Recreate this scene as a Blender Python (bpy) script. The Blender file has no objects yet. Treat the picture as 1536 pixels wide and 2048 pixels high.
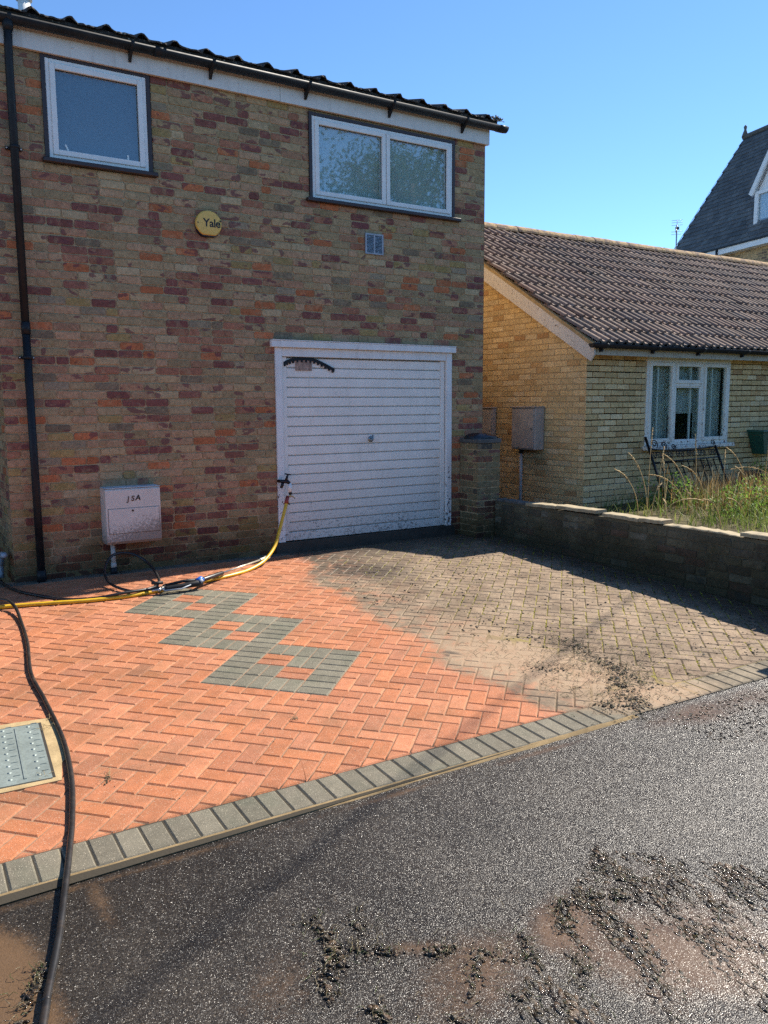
import bpy, math, random
from mathutils import Matrix, Vector, noise as mnoise
random.seed(7)
sc = bpy.context.scene
RAD = math.radians

# ------------------------------------------------------------------ camera
CAM = Vector((0.0, -7.8309, 1.5657))
RT = Vector((0.84437714, -0.53571619, -0.00595089))
UPV = Vector((0.07520395, 0.10752159, 0.99135436))
FW = Vector((0.53044473, 0.83752449, -0.13107674))
FPX = 1640.575
cd = bpy.data.cameras.new('camera'); cam = bpy.data.objects.new('camera', cd)
sc.collection.objects.link(cam); sc.camera = cam
cd.sensor_fit = 'VERTICAL'; cd.sensor_height = 24.0; cd.lens = 24.0 * FPX / 2048.0
cd.clip_start = 0.05; cd.clip_end = 2000
M = Matrix((( RT.x, UPV.x, -FW.x, CAM.x), (RT.y, UPV.y, -FW.y, CAM.y), (RT.z, UPV.z, -FW.z, CAM.z), (0, 0, 0, 1)))
cam.matrix_world = M

# ------------------------------------------------------------------ sky, sun, exposure
SUNV = Vector((1.03, 0.112, 1.0)).normalized()
EL = math.asin(SUNV.z); AZ = math.atan2(SUNV.x, SUNV.y)
world = bpy.data.worlds.new('World'); sc.world = world; world.use_nodes = True
wn = world.node_tree; wn.nodes.clear()
sky = wn.nodes.new('ShaderNodeTexSky'); sky.sky_type = 'NISHITA'; sky.sun_disc = False
sky.sun_elevation = EL; sky.sun_rotation = AZ; sky.altitude = 60
sky.air_density = 0.66; sky.dust_density = 0.0; sky.ozone_density = 7.0
bg = wn.nodes.new('ShaderNodeBackground'); bg.inputs['Strength'].default_value = 0.145
wo = wn.nodes.new('ShaderNodeOutputWorld')
tint = wn.nodes.new('ShaderNodeMix'); tint.data_type = 'RGBA'; tint.blend_type = 'MULTIPLY'; tint.inputs[0].default_value = 1.0; tint.inputs[7].default_value = (0.92, 1.0, 0.96, 1)
wn.links.new(sky.outputs[0], tint.inputs[6]); wn.links.new(tint.outputs[2], bg.inputs[0]); wn.links.new(bg.outputs[0], wo.inputs[0])
sl = bpy.data.lights.new('sun', 'SUN'); sl.energy = 5.0; sl.angle = RAD(0.53); sl.color = (1.0, 0.93, 0.82)
so = bpy.data.objects.new('sun', sl); sc.collection.objects.link(so)
so.rotation_euler = (-SUNV).to_track_quat('-Z', 'Y').to_euler(); so.location = (20, 5, 25)
sc.view_settings.view_transform = 'Standard'; sc.view_settings.look = 'None'
sc.view_settings.gamma = 1.0; sc.view_settings.use_curve_mapping = False
sc.view_settings.exposure = 0.92
sc.cycles.max_bounces = 8; sc.cycles.diffuse_bounces = 5; sc.cycles.transparent_max_bounces = 12
sc.cycles.use_denoising = False; sc.cycles.sample_clamp_indirect = 6.0

# ------------------------------------------------------------------ helpers
COL = sc.collection
def proj_area(P, n, area):
    d = P - CAM; L = d.length
    z = d.dot(FW)
    if z < 0.2: return 0
    px = 768 + FPX * d.dot(RT) / z; py = 1024 - FPX * d.dot(UPV) / z
    if not (-10 < px < 1546 and -10 < py < 2058): return 0
    return area * max(0.0, -n.dot(d) / L) / (L * L)

class MB:
    def __init__(s): s.v = []; s.f = []; s.c = []; s.sm = []
    def add(s, vs, fs, col=(1, 1, 1), smooth=False):
        b = len(s.v); s.v.extend([tuple(q) for q in vs]); s.c.extend([(col[0], col[1], col[2], 1.0)] * len(vs))
        for f in fs: s.f.append(tuple(i + b for i in f)); s.sm.append(smooth)
    def box(s, x0, x1, y0, y1, z0, z1, col=(1, 1, 1), bev=0.0):
        if bev <= 0:
            vs = [(x0,y0,z0),(x1,y0,z0),(x1,y1,z0),(x0,y1,z0),(x0,y0,z1),(x1,y0,z1),(x1,y1,z1),(x0,y1,z1)]
            s.add(vs, [(0,3,2,1),(4,5,6,7),(0,1,5,4),(1,2,6,5),(2,3,7,6),(3,0,4,7)], col); return
        b = bev; vs = []
        for (sx, sy, sz) in [(-1,-1,-1),(1,-1,-1),(1,1,-1),(-1,1,-1),(-1,-1,1),(1,-1,1),(1,1,1),(-1,1,1)]:
            X = x0 if sx < 0 else x1; Y = y0 if sy < 0 else y1; Z = z0 if sz < 0 else z1
            vs += [(X, Y - sy*b, Z - sz*b), (X - sx*b, Y, Z - sz*b), (X - sx*b, Y - sy*b, Z)]
        i = lambda c, a: c * 3 + a
        F = [(i(0,0),i(4,0),i(7,0),i(3,0)),(i(1,0),i(2,0),i(6,0),i(5,0)),(i(0,1),i(1,1),i(5,1),i(4,1)),(i(3,1),i(7,1),i(6,1),i(2,1)),
             (i(0,2),i(3,2),i(2,2),i(1,2)),(i(4,2),i(5,2),i(6,2),i(7,2))]
        for a, c in [(0,1),(3,2),(4,5),(7,6)]: F.append((i(a,1),i(a,2),i(c,2),i(c,1)))
        for a, c in [(0,3),(1,2),(4,7),(5,6)]: F.append((i(a,0),i(a,2),i(c,2),i(c,0)))
        for a, c in [(0,4),(1,5),(2,6),(3,7)]: F.append((i(a,0),i(a,1),i(c,1),i(c,0)))
        for c in range(8): F.append((i(c,0),i(c,1),i(c,2)))
        s.add(vs, F, col)
    def quad(s, a, b, c, d, col=(1, 1, 1)): s.add([a, b, c, d], [(0, 1, 2, 3)], col)
    def tube(s, pts, r, seg=8, col=(1, 1, 1), caps=True, smooth=True):
        pts = [Vector(q) for q in pts]; n = len(pts)
        rs = r if isinstance(r, (list, tuple)) else [r] * n
        t0 = (pts[1] - pts[0]).normalized(); a = Vector((0, 0, 1)) if abs(t0.z) < 0.9 else Vector((1, 0, 0))
        u = t0.cross(a).normalized(); vs = []; fs = []
        for k in range(n):
            t = (pts[min(k+1, n-1)] - pts[max(k-1, 0)])
            t = t.normalized() if t.length > 1e-9 else t0
            u = (u - t * u.dot(t)).normalized(); w = t.cross(u)
            for j in range(seg):
                g = 2 * math.pi * j / seg; vs.append(pts[k] + (u * math.cos(g) + w * math.sin(g)) * rs[k])
        for k in range(n - 1):
            for j in range(seg):
                j2 = (j + 1) % seg; fs.append((k*seg+j, k*seg+j2, (k+1)*seg+j2, (k+1)*seg+j))
        if caps: fs.append(tuple(range(seg - 1, -1, -1))); fs.append(tuple((n-1)*seg + j for j in range(seg)))
        s.add(vs, fs, col, smooth)
    def prism(s, poly, z0, z1, ch=0.0, zf=None, col=(1, 1, 1)):
        # convex polygon (x,y) anticlockwise; chamfered top; zf(x,y) adds height
        n = len(poly); zf = zf or (lambda x, y: 0.0)
        cx = sum(q[0] for q in poly) / n; cy = sum(q[1] for q in poly) / n
        ins = inset(poly, ch) if ch > 0 else poly
        vs = [(x, y, z1 + zf(x, y)) for x, y in ins]; fs = [tuple(range(n))]
        b = 0
        if ch > 0:
            vs += [(x, y, z1 - ch * 0.8 + zf(x, y)) for x, y in poly]
            fs += [(i, i + n, (i + 1) % n + n, (i + 1) % n) for i in range(n)]; b = n
        vs += [(x, y, z0 + zf(x, y)) for x, y in poly]
        fs += [(b + i, b + n + i, b + n + (i + 1) % n, b + (i + 1) % n) for i in range(n)]
        s.add(vs, fs, col)
    def build(s, name, mat, parent=None, attr=True, smooth=None):
        m = bpy.data.meshes.new(name); m.from_pydata(s.v, [], s.f)
        sm = [smooth] * len(s.f) if smooth is not None else s.sm
        m.polygons.foreach_set('use_smooth', sm)
        if attr:
            a = m.color_attributes.new('col', 'FLOAT_COLOR', 'POINT')
            a.data.foreach_set('color', [x for c in s.c for x in c])
        m.materials.append(mat); m.update()
        return link(name, m, parent)

def link(name, data, parent=None):
    o = bpy.data.objects.new(name, data); COL.objects.link(o)
    if parent is not None: o.parent = parent
    return o
def empty(name, loc=(0, 0, 0)):
    o = bpy.data.objects.new(name, None); o.empty_display_size = 0.1; COL.objects.link(o); o.location = loc; return o
def tag(o, label=None, cat=None, group=None, kind=None):
    if label: o['label'] = label
    if cat: o['category'] = cat
    if group: o['group'] = group
    if kind: o['kind'] = kind
    return o
def inset(poly, d):
    n = len(poly); out = []
    ar = 0
    for i in range(n): ar += poly[i][0]*poly[(i+1)%n][1] - poly[(i+1)%n][0]*poly[i][1]
    r = abs(ar) / max(1e-6, sum(math.dist(poly[i], poly[(i+1)%n]) for i in range(n)))
    d = min(d, r * 0.6)
    for i in range(n):
        p0 = Vector(poly[i-1]); p1 = Vector(poly[i]); p2 = Vector(poly[(i+1) % n])
        e1 = (p1 - p0); e2 = (p2 - p1)
        if e1.length < 1e-7 or e2.length < 1e-7: out.append(tuple(p1)); continue
        e1.normalize(); e2.normalize()
        n1 = Vector((-e1.y, e1.x)); n2 = Vector((-e2.y, e2.x)); b = n1 + n2
        k = d * 2 / max(0.5, b.dot(b)); out.append((p1.x + b.x * k, p1.y + b.y * k))
    return out
def clip(poly, a, b, c):   # keep a*x+b*y >= c
    out = []; n = len(poly)
    for i in range(n):
        p = poly[i]; q = poly[(i+1) % n]; dp = a*p[0]+b*p[1]-c; dq = a*q[0]+b*q[1]-c
        if dp >= 0: out.append(p)
        if (dp > 0 and dq < 0) or (dp < 0 and dq > 0):
            t = dp / (dp - dq); out.append((p[0]+(q[0]-p[0])*t, p[1]+(q[1]-p[1])*t))
    cl = []
    for q in out:
        if not cl or math.dist(q, cl[-1]) > 1e-4: cl.append(q)
    if len(cl) > 1 and math.dist(cl[0], cl[-1]) < 1e-4: cl.pop()
    return cl
def parea(poly):
    return 0.5 * abs(sum(poly[i][0]*poly[(i+1)%len(poly)][1] - poly[(i+1)%len(poly)][0]*poly[i][1] for i in range(len(poly))))
def spline(pts, k=8):
    pts = [Vector(q) for q in pts]; P = [pts[0] * 2 - pts[1]] + pts + [pts[-1] * 2 - pts[-2]]; out = []
    for i in range(1, len(P) - 2):
        a, b, c, d = P[i-1], P[i], P[i+1], P[i+2]
        for j in range(k):
            t = j / k
            out.append(0.5 * ((2*b) + (c - a)*t + (2*a - 5*b + 4*c - d)*t*t + (3*b - a - 3*c + d)*t*t*t))
    out.append(pts[-1]); return out

# ------------------------------------------------------------------ materials
class Mt:
    def __init__(s, name):
        s.m = bpy.data.materials.new(name); s.m.use_nodes = True; s.t = s.m.node_tree; s.t.nodes.clear()
        s.out = s.t.nodes.new('ShaderNodeOutputMaterial')
        s.geo = s.n('ShaderNodeNewGeometry'); s.pos = s.geo.outputs['Position']
    def n(s, typ, ins=None, **pr):
        nd = s.t.nodes.new(typ)
        for k, v in pr.items(): setattr(nd, k, v)
        for k, v in (ins or {}).items(): s.set(nd.inputs[k], v)
        return nd
    def set(s, sock, v):
        if isinstance(v, bpy.types.NodeSocket): s.t.links.new(v, sock)
        else:
            if sock.type == 'RGBA' and len(v) == 3: v = (*v, 1)
            sock.default_value = v
    def mix(s, f, a, b, blend='MIX'):
        nd = s.n('ShaderNodeMix', {0: f, 6: a, 7: b}, data_type='RGBA', blend_type=blend); return nd.outputs[2]
    def mul(s, a, val):  # colour times value socket
        return s.n('ShaderNodeVectorMath', {0: a, 3: val}, operation='SCALE').outputs[0]
    def ma(s, op, a, b=0.0, c=0.0, clamp=False):
        return s.n('ShaderNodeMath', {0: a, 1: b, 2: c}, operation=op, use_clamp=clamp).outputs[0]
    def noise(s, scale, detail=3, rough=0.55, vec=None, out='Fac', dist=0.0):
        return s.n('ShaderNodeTexNoise', {'Vector': vec or s.pos, 'Scale': scale, 'Detail': detail, 'Roughness': rough, 'Distortion': dist}).outputs[out]
    def vor(s, scale, vec=None, out='Distance', feature='F1'):
        return s.n('ShaderNodeTexVoronoi', {'Vector': vec or s.pos, 'Scale': scale}, feature=feature).outputs[out]
    def rng(s, v, a, b, c=0.0, d=1.0, smooth=False):
        return s.n('ShaderNodeMapRange', {0: v, 1: a, 2: b, 3: c, 4: d}, interpolation_type='SMOOTHSTEP' if smooth else 'LINEAR').outputs[0]
    def scl(s, vec, x, y, z): return s.n('ShaderNodeVectorMath', {0: vec, 1: (x, y, z)}, operation='MULTIPLY').outputs[0]
    def xyz(s): 
        if not hasattr(s, '_x'): s._x = s.n('ShaderNodeSeparateXYZ', {0: s.pos}).outputs
        return s._x
    def col(s):
        a = s.n('ShaderNodeAttribute', attribute_name='col'); o = s.n('ShaderNodeObjectInfo')
        return s.mix(s.ma('GREATER_THAN', a.outputs['Fac'], 0.0005), o.outputs['Color'], a.outputs['Color'])
    def ell(s, cx, cy, rx, ry, rot=0.0, soft=0.4, wob=0.0, wscale=3.0):
        v = s.n('ShaderNodeVectorMath', {0: s.pos, 1: (cx, cy, 0)}, operation='SUBTRACT').outputs[0]
        v = s.scl(v, 1, 1, 0)
        v = s.n('ShaderNodeVectorRotate', {'Vector': v, 'Angle': -rot}, rotation_type='Z_AXIS').outputs[0]
        v = s.scl(v, 1 / rx, 1 / ry, 0)
        L = s.n('ShaderNodeVectorMath', {0: v}, operation='LENGTH').outputs['Value']
        if wob: L = s.ma('ADD', L, s.ma('MULTIPLY', s.ma('SUBTRACT', s.noise(wscale, 4), 0.5), wob))
        return s.rng(L, 1 + soft * 0.5, 1 - soft, 0, 1, True)
    def bump(s, h, strength=0.3, dist=0.01, nrm=None):
        d = {'Height': h, 'Strength': strength, 'Distance': dist}
        if nrm is not None: d['Normal'] = nrm
        return s.n('ShaderNodeBump', d).outputs[0]
    def bsdf(s, color, rough=0.8, metal=0.0, normal=None, spec=0.5, **kw):
        ins = {'Base Color': color, 'Roughness': rough, 'Metallic': metal, 'Specular IOR Level': spec}
        if normal is not None: ins['Normal'] = normal
        ins.update(kw)
        b = s.n('ShaderNodeBsdfPrincipled', ins); s.t.links.new(b.outputs[0], s.out.inputs[0]); return s.m

def m_plain(name, color, rough=0.6, metal=0.0, var=0.25, nscale=14, bump=0.08, dirt=0.0, dirtcol=(0.08, 0.06, 0.04), spec=0.5):
    t = Mt(name); n1 = t.noise(nscale, 5, 0.6); n2 = t.noise(nscale * 7, 3)
    f = t.ma('ADD', t.rng(n1, 0.25, 0.75, 1 - var, 1 + var), t.rng(n2, 0.2, 0.8, -var * 0.3, var * 0.3))
    c = t.mul(t.mix(1.0, color, t.col(), 'MULTIPLY'), f)
    if dirt > 0:
        d = t.ma('MULTIPLY', t.rng(t.noise(nscale * 0.6, 6, 0.7), 0.5, 0.75, 0, 1, True), dirt); c = t.mix(d, c, dirtcol)
    return t.bsdf(c, t.rng(n1, 0.2, 0.8, max(0.02, rough - 0.1), min(1, rough + 0.1)), metal, t.bump(n2, bump, 0.003), spec)

def m_brick(name, patch=(0.17, 0.06, 0.06), patchamt=0.75, wash=(0.48, 0.36, 0.20), olive=0.5, pits=0.5, damp_shade=True, rough_amt=1.0):
    t = Mt(name); c = t.col()
    own = t.n('ShaderNodeVectorMath', {0: t.pos, 1: t.mul(c, 61.0)}, operation='ADD').outputs[0]     # each brick its own marks
    # mottling inside each brick
    n1 = t.noise(34, 4, 0.6, own); n2 = t.noise(170, 3, 0.6); n3 = t.noise(6.0, 3, 0.5, t.scl(own, 0.8, 0.8, 1.5), dist=0.3); n4 = t.noise(12, 4, 0.6, t.n('ShaderNodeVectorMath', {0: own, 1: (5, 9, 2)}, operation='ADD').outputs[0], dist=0.5)
    c = t.mul(c, t.rng(n1, 0.25, 0.75, 0.70, 1.26)); c = t.mul(c, t.rng(n2, 0.25, 0.75, 0.80, 1.18))
    c = t.mix(t.ma('MULTIPLY', t.rng(n4, 0.52, 0.62, 0, 1, True), patchamt * 0.7), c, t.mix(0.45, c, wash))
    pat = t.ma('MULTIPLY', t.rng(n3, 0.61, 0.64, 0, 1, True), patchamt); c = t.mix(pat, c, patch)
    gr = t.ma('MULTIPLY', t.rng(t.noise(16, 5, 0.75), 0.58, 0.72, 0, 1, True), patchamt * 0.6); c = t.mix(gr, c, (0.10, 0.09, 0.065))
    ol = t.ma('MULTIPLY', t.rng(t.noise(6.5, 5, 0.7), 0.5, 0.75, 0, 1, True), olive); c = t.mix(ol, c, t.mix(1.0, c, (0.62, 0.66, 0.42), 'MULTIPLY'))
    # pits and white flecks
    v = t.vor(42); pm = t.ma('MULTIPLY', t.rng(v, 0.09, 0.13, 1, 0), pits)
    pm = t.ma('MULTIPLY', pm, t.rng(t.noise(7, 2), 0.5, 0.62)); c = t.mix(pm, c, (0.02, 0.015, 0.012))
    fl = t.ma('MULTIPLY', t.rng(t.vor(23), 0.06, 0.085, 1, 0), t.rng(t.noise(9, 2), 0.56, 0.66)); c = t.mix(t.ma('MULTIPLY', fl, 0.5), c, (0.6, 0.56, 0.5))
    if damp_shade:  # splashed mud, algae and painted-in shade along the foot of the wall, ragged
        z = t.xyz()[2]; e = t.ma('ADD', z, t.ma('MULTIPLY', t.ma('SUBTRACT', t.noise(2.2, 5, 0.7), 0.5), 0.9))
        dm = t.rng(e, 0.70, -0.02, 0, 0.9, True); c = t.mix(dm, c, t.mix(1.0, c, (0.26, 0.25, 0.18), 'MULTIPLY'))
    h = t.ma('ADD', t.ma('MULTIPLY', n2, 0.6), t.ma('MULTIPLY', n1, 0.9))
    return t.bsdf(c, 0.9, 0, t.bump(h, 0.55 * rough_amt, 0.006), 0.25)

def m_mortar(name, color, damp_shade=True):
    t = Mt(name); n1 = t.noise(9, 5, 0.7); n2 = t.noise(240, 3)
    c = t.mul(color, t.rng(n1, 0.25, 0.75, 0.6, 1.25)); c = t.mul(c, t.rng(n2, 0.2, 0.8, 0.8, 1.2))
    if damp_shade:  # ragged dark foot: staining with some shade painted in
        z = t.xyz()[2]; e = t.ma('ADD', z, t.ma('MULTIPLY', t.ma('SUBTRACT', t.noise(2.2, 5, 0.7), 0.5), 0.9))
        c = t.mix(t.rng(e, 0.42, -0.05, 0, 0.8, True), c, t.mix(1.0, c, (0.28, 0.27, 0.2), 'MULTIPLY'))
    return t.bsdf(c, 0.95, 0, t.bump(n2, 0.5, 0.004), 0.2)

YB = [(0.0, 3.72), (-0.5, 3.70), (-0.72, 3.66), (-1.0, 3.46), (-1.29, 3.34), (-1.7, 3.42), (-2.0, 3.40), (-2.57, 3.27), (-2.97, 3.27), (-3.35, 3.225), (-3.55, 3.12), (-3.81, 3.11), (-4.1, 3.18), (-4.37, 3.20), (-4.52, 3.20), (-4.73, 3.42), (-5.0, 3.6)]
def dirt_shade_masks(t):
    x, y, z = t.xyz()
    fc = t.n('ShaderNodeFloatCurve', {'Value': t.rng(y, -5.0, 0.0, 0.0, 1.0)})
    cv = fc.mapping.curves[0]
    pts = sorted([((yy + 5) / 5, (xx - 3.0) / 1.0) for yy, xx in YB])
    cv.points[0].location = pts[0]; cv.points[1].location = pts[-1]
    for q in pts[1:-1]: cv.points.new(*q)
    fc.mapping.update()
    xb = t.ma('ADD', fc.outputs[0], 3.0)
    w = t.ma('ADD', t.ma('MULTIPLY', t.ma('SUBTRACT', t.noise(4, 6, 0.7), 0.5), 0.40), t.ma('MULTIPLY', t.ma('SUBTRACT', t.noise(30, 4, 0.7), 0.5), 0.22))
    d = t.ma('ADD', t.ma('SUBTRACT', x, xb), w)
    dirt = t.rng(d, -0.06, 0.10, 0, 1, True)
    dirt = t.ma('MULTIPLY', dirt, t.ma('SUBTRACT', 1.0, t.ma('MULTIPLY', t.rng(d, 0.75, 0.1, 0, 0.5), t.rng(t.noise(7, 5, 0.7), 0.48, 0.64, 0, 1, True))))
    # bare silt washed over the paving
    s1 = t.ell(3.62, -3.88, 0.86, 0.46, RAD(-68), 0.55, 0.6, 3)
    s2 = t.ell(3.85, -4.66, 0.55, 0.22, RAD(-8), 0.6, 0.6, 4)
    s3 = t.ell(3.75, -3.2, 0.30, 0.5, RAD(20), 0.7, 0.9, 4)
    silt = t.ma('MULTIPLY', t.ma('MAXIMUM', t.ma('MAXIMUM', s1, s2), t.ma('MULTIPLY', s3, 0.6)), dirt)
    w1 = t.ma('MAXIMUM', t.ell(4.0, -1.0, 0.50, 0.62, RAD(35), 0.7, 1.1, 3), t.ell(3.28, -3.46, 0.11, 0.07, RAD(-45), 0.5, 0.6, 6))
    wet_shade = t.ma('MULTIPLY', w1, dirt)
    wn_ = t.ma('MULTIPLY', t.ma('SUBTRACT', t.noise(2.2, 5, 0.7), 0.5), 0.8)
    garage_shade = t.ma('MULTIPLY', t.rng(t.ma('ADD', y, wn_), -0.95, -0.25, 0, 1, True), t.rng(x, 3.45, 3.8, 0, 1, True))  # painted-in shade over wet ground beside the garage
    wall_shade = t.rng(t.ma('ADD', x, t.ma('MULTIPLY', wn_, 0.7)), 5.75, 6.1, 0, 0.9, True)  # the same painted shade along the boundary wall
    wet_shade = t.ma('MAXIMUM', wet_shade, t.ma('MAXIMUM', garage_shade, wall_shade))  # muddy wet patches and painted shade share one mask
    return dirt, silt, wet_shade, d

def m_paver():
    t = Mt('paver_concrete'); c = t.col()
    n1 = t.noise(16, 4, 0.6); n2 = t.noise(330, 2, 0.7); n3 = t.noise(3.0, 5, 0.65)
    c = t.mul(c, t.rng(n1, 0.25, 0.75, 0.84, 1.16)); c = t.mul(c, t.rng(n2, 0.25, 0.75, 0.55, 1.45))
    sp = t.rng(t.vor(150), 0.16, 0.26, 1, 0); spm = t.ma('MULTIPLY', sp, t.rng(t.noise(110, 1), 0.47, 0.55)); c = t.mix(t.ma('MULTIPLY', spm, 0.8), c, (0.66, 0.56, 0.42))
    ds = t.ma('MULTIPLY', t.rng(t.vor(170), 0.12, 0.18, 1, 0), t.rng(t.noise(120, 1), 0.54, 0.6)); c = t.mix(t.ma('MULTIPLY', ds, 0.7), c, (0.05, 0.03, 0.02))
    # faint tan film left by the wash
    film = t.rng(n3, 0.42, 0.75, 0, 0.7, True); c = t.mix(film, c, t.mix(1.0, c, (0.62, 0.72, 0.68), 'MULTIPLY'))
    dirt, silt, wet_shade, d = dirt_shade_masks(t)
    g1 = t.noise(2.6, 6, 0.7); g2 = t.noise(28, 4, 0.7)
    dc = t.mix(t.rng(g1, 0.36, 0.64), (0.115, 0.093, 0.060), (0.285, 0.222, 0.145))
    dc = t.mul(dc, t.rng(g2, 0.25, 0.75, 0.55, 1.4)); dc = t.mix(0.12, dc, c)
    dk = t.ma('MULTIPLY', t.rng(t.noise(1.4, 6, 0.75), 0.52, 0.68, 0, 1, True), 0.55); dc = t.mix(dk, dc, t.mix(1.0, dc, (0.50, 0.48, 0.42), 'MULTIPLY'))
    dc = t.mix(t.rng(d, 0.0, 0.35, 0.5, 0.0), dc, t.mix(1.0, dc, (0.72, 0.78, 0.8), 'MULTIPLY'))
    dc = t.mix(silt, dc, t.mul((0.34, 0.235, 0.145), t.rng(g2, 0.2, 0.8, 0.85, 1.12)))
    dc = t.mix(t.ma('MULTIPLY', wet_shade, 0.8), dc, t.mul((0.045, 0.031, 0.020), t.rng(g2, 0.2, 0.8, 0.5, 1.6)))  # wet mud colour, also darkens the painted shade bands
    c = t.mix(dirt, c, dc)
    rough = t.mix(wet_shade, (0.82,) * 3, (0.55,) * 3)
    h = t.ma('ADD', t.ma('MULTIPLY', n2, 1.0), t.ma('MULTIPLY', n1, 0.6))
    return t.bsdf(c, t.n('ShaderNodeSeparateColor', {0: rough}).outputs[0], 0, t.bump(h, 0.6, 0.004), 0.35)

def m_bed():
    t = Mt('joint_sand'); dirt, silt, wet_shade, d = dirt_shade_masks(t)
    n = t.noise(60, 4, 0.7); moss = t.rng(t.noise(2.2, 4, 0.6), 0.40, 0.56, 0, 1, True)
    x, y, z = t.xyz()
    moss = t.ma('MULTIPLY', moss, t.rng(d, 0.3, 1.1, 0.15, 1.0, True))
    clean = t.mul((0.30, 0.185, 0.115), t.rng(n, 0.2, 0.8, 0.6, 1.4))
    dirty = t.mix(moss, t.mul((0.07, 0.055, 0.033), t.rng(n, 0.2, 0.8, 0.5, 1.5)), t.mul((0.24, 0.21, 0.03), t.rng(n, 0.2, 0.8, 0.5, 1.5)))
    dirty = t.mix(silt, dirty, (0.33, 0.225, 0.145))
    clean = t.mix(t.rng(y, -4.50, -4.54, 0, 1), clean, (0.05, 0.042, 0.03))
    return t.bsdf(t.mix(dirt, clean, dirty), 0.95, 0, t.bump(n, 0.6, 0.006), 0.2)

def m_tarmac():
    t = Mt('wet_tarmac'); a = t.n('ShaderNodeAttribute', attribute_name='silt').outputs['Fac']
    x, y, z = t.xyz()
    v1 = t.vor(230); n1 = t.noise(190, 3, 0.7); n2 = t.noise(3.2, 5, 0.65); n3 = t.noise(420, 2, 0.7)
    stone = t.n('ShaderNodeTexVoronoi', {'Vector': t.pos, 'Scale': 230.0}).outputs['Color']
    sv = t.n('ShaderNodeSeparateColor', {0: stone}).outputs[0]
    c = t.mul((0.033, 0.027, 0.021), t.rng(sv, 0, 1, 0.45, 1.6)); c = t.mul(c, t.rng(n2, 0.3, 0.7, 0.7, 1.3))
    pale = t.rng(sv, 0.965, 0.985, 0, 0.5); c = t.mix(pale, c, (0.26, 0.22, 0.17))
    c = t.mix(t.rng(t.noise(0.9, 4, 0.6), 0.42, 0.62, 0, 0.5, True), c, t.mix(1.0, c, (0.55, 0.52, 0.50), 'MULTIPLY'))
    s = t.ma('ADD', a, t.ma('MULTIPLY', t.ma('SUBTRACT', t.noise(26, 6, 0.75), 0.5), 0.7))
    # silt settles in the hollows between the chips first
    s = t.ma('ADD', s, t.ma('MULTIPLY', t.ma('SUBTRACT', v1, 0.4), 0.35))
    sm = t.rng(s, 0.30, 0.95, 0, 1, True)
    c = t.mix(t.ma('MULTIPLY', sm, 0.92), c, t.mul((0.130, 0.078, 0.042), t.rng(n1, 0.25, 0.75, 0.75, 1.25)))
    dry = t.rng(n2, 0.45, 0.7, 0, 1, True)
    r = t.ma('ADD', t.rng(t.noise(14, 4), 0.3, 0.7, 0.24, 0.35), t.ma('MULTIPLY', sm, 0.0))
    h = t.ma('ADD', t.ma('MULTIPLY', v1, -1.0), t.ma('MULTIPLY', n3, 0.25))
    h = t.ma('MULTIPLY', h, t.rng(sm, 0, 1, 1.0, 0.35))
    bn_ = t.bump(h, 0.45, 0.005)
    # every stone chip lies at its own tilt, so only a few catch the sun
    chip = t.n('ShaderNodeTexVoronoi', {'Vector': t.pos, 'Scale': 250.0}).outputs['Color']
    cs_ = t.n('ShaderNodeSeparateColor', {0: chip})
    amp = t.ma('MULTIPLY', t.ma('MULTIPLY', cs_.outputs[2], t.rng(sm, 0, 1, 1.0, 0.35)), 0.86)
    tx = t.ma('MULTIPLY', t.ma('SUBTRACT', cs_.outputs[0], 0.5), amp); ty = t.ma('MULTIPLY', t.ma('SUBTRACT', cs_.outputs[1], 0.5), amp)
    tv = t.n('ShaderNodeCombineXYZ', {0: tx, 1: ty, 2: 0.0}).outputs[0]
    nn_ = t.n('ShaderNodeVectorMath', {0: t.n('ShaderNodeVectorMath', {0: bn_, 1: tv}, operation='ADD').outputs[0]}, operation='NORMALIZE').outputs[0]
    return t.bsdf(c, r, 0, nn_, 0.40)

def m_door():
    t = Mt('garage_door_paint'); x, y, z = t.xyz(); n1 = t.noise(5, 5, 0.6)
    c = t.mul((0.87, 0.81, 0.72), t.rng(n1, 0.25, 0.75, 0.9, 1.06))
    g = t.rng(z, 1.35, 0.12, 0.0, 1.0)
    lim = t.ma('ADD', g, t.ma('MULTIPLY', t.ma('SUBTRACT', t.noise(2.5, 3), 0.5), 0.5))
    sp = t.noise(36, 5, 0.8, vec=t.scl(t.pos, 1, 1, 1.4)); thr = t.rng(lim, 0.2, 1.15, 0.70, 0.47)
    spk = t.rng(t.ma('SUBTRACT', sp, thr), 0.0, 0.10, 0, 0.85, True)
    run = t.rng(t.noise(30, 4, 0.65, vec=t.scl(t.pos, 1, 1, 0.08)), 0.55, 0.8, 0, 0.35, True); c = t.mix(run, c, (0.42, 0.36, 0.27))
    c = t.mix(t.rng(lim, 0.35, 1.15, 0, 0.5), c, (0.40, 0.37, 0.34)); c = t.mix(spk, c, (0.055, 0.045, 0.035))
    ye = t.ma('MULTIPLY', t.rng(t.noise(9, 5, 0.7, vec=t.scl(t.pos, 1, 1, 4)), 0.60, 0.68, 0, 1, True), t.rng(z, 0.36, 0.22, 0, 1)); c = t.mix(t.ma('MULTIPLY', ye, 0.8), c, (0.34, 0.22, 0.06))
    return t.bsdf(c, 0.45, 0, t.bump(n1, 0.1, 0.004), 0.4)

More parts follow.
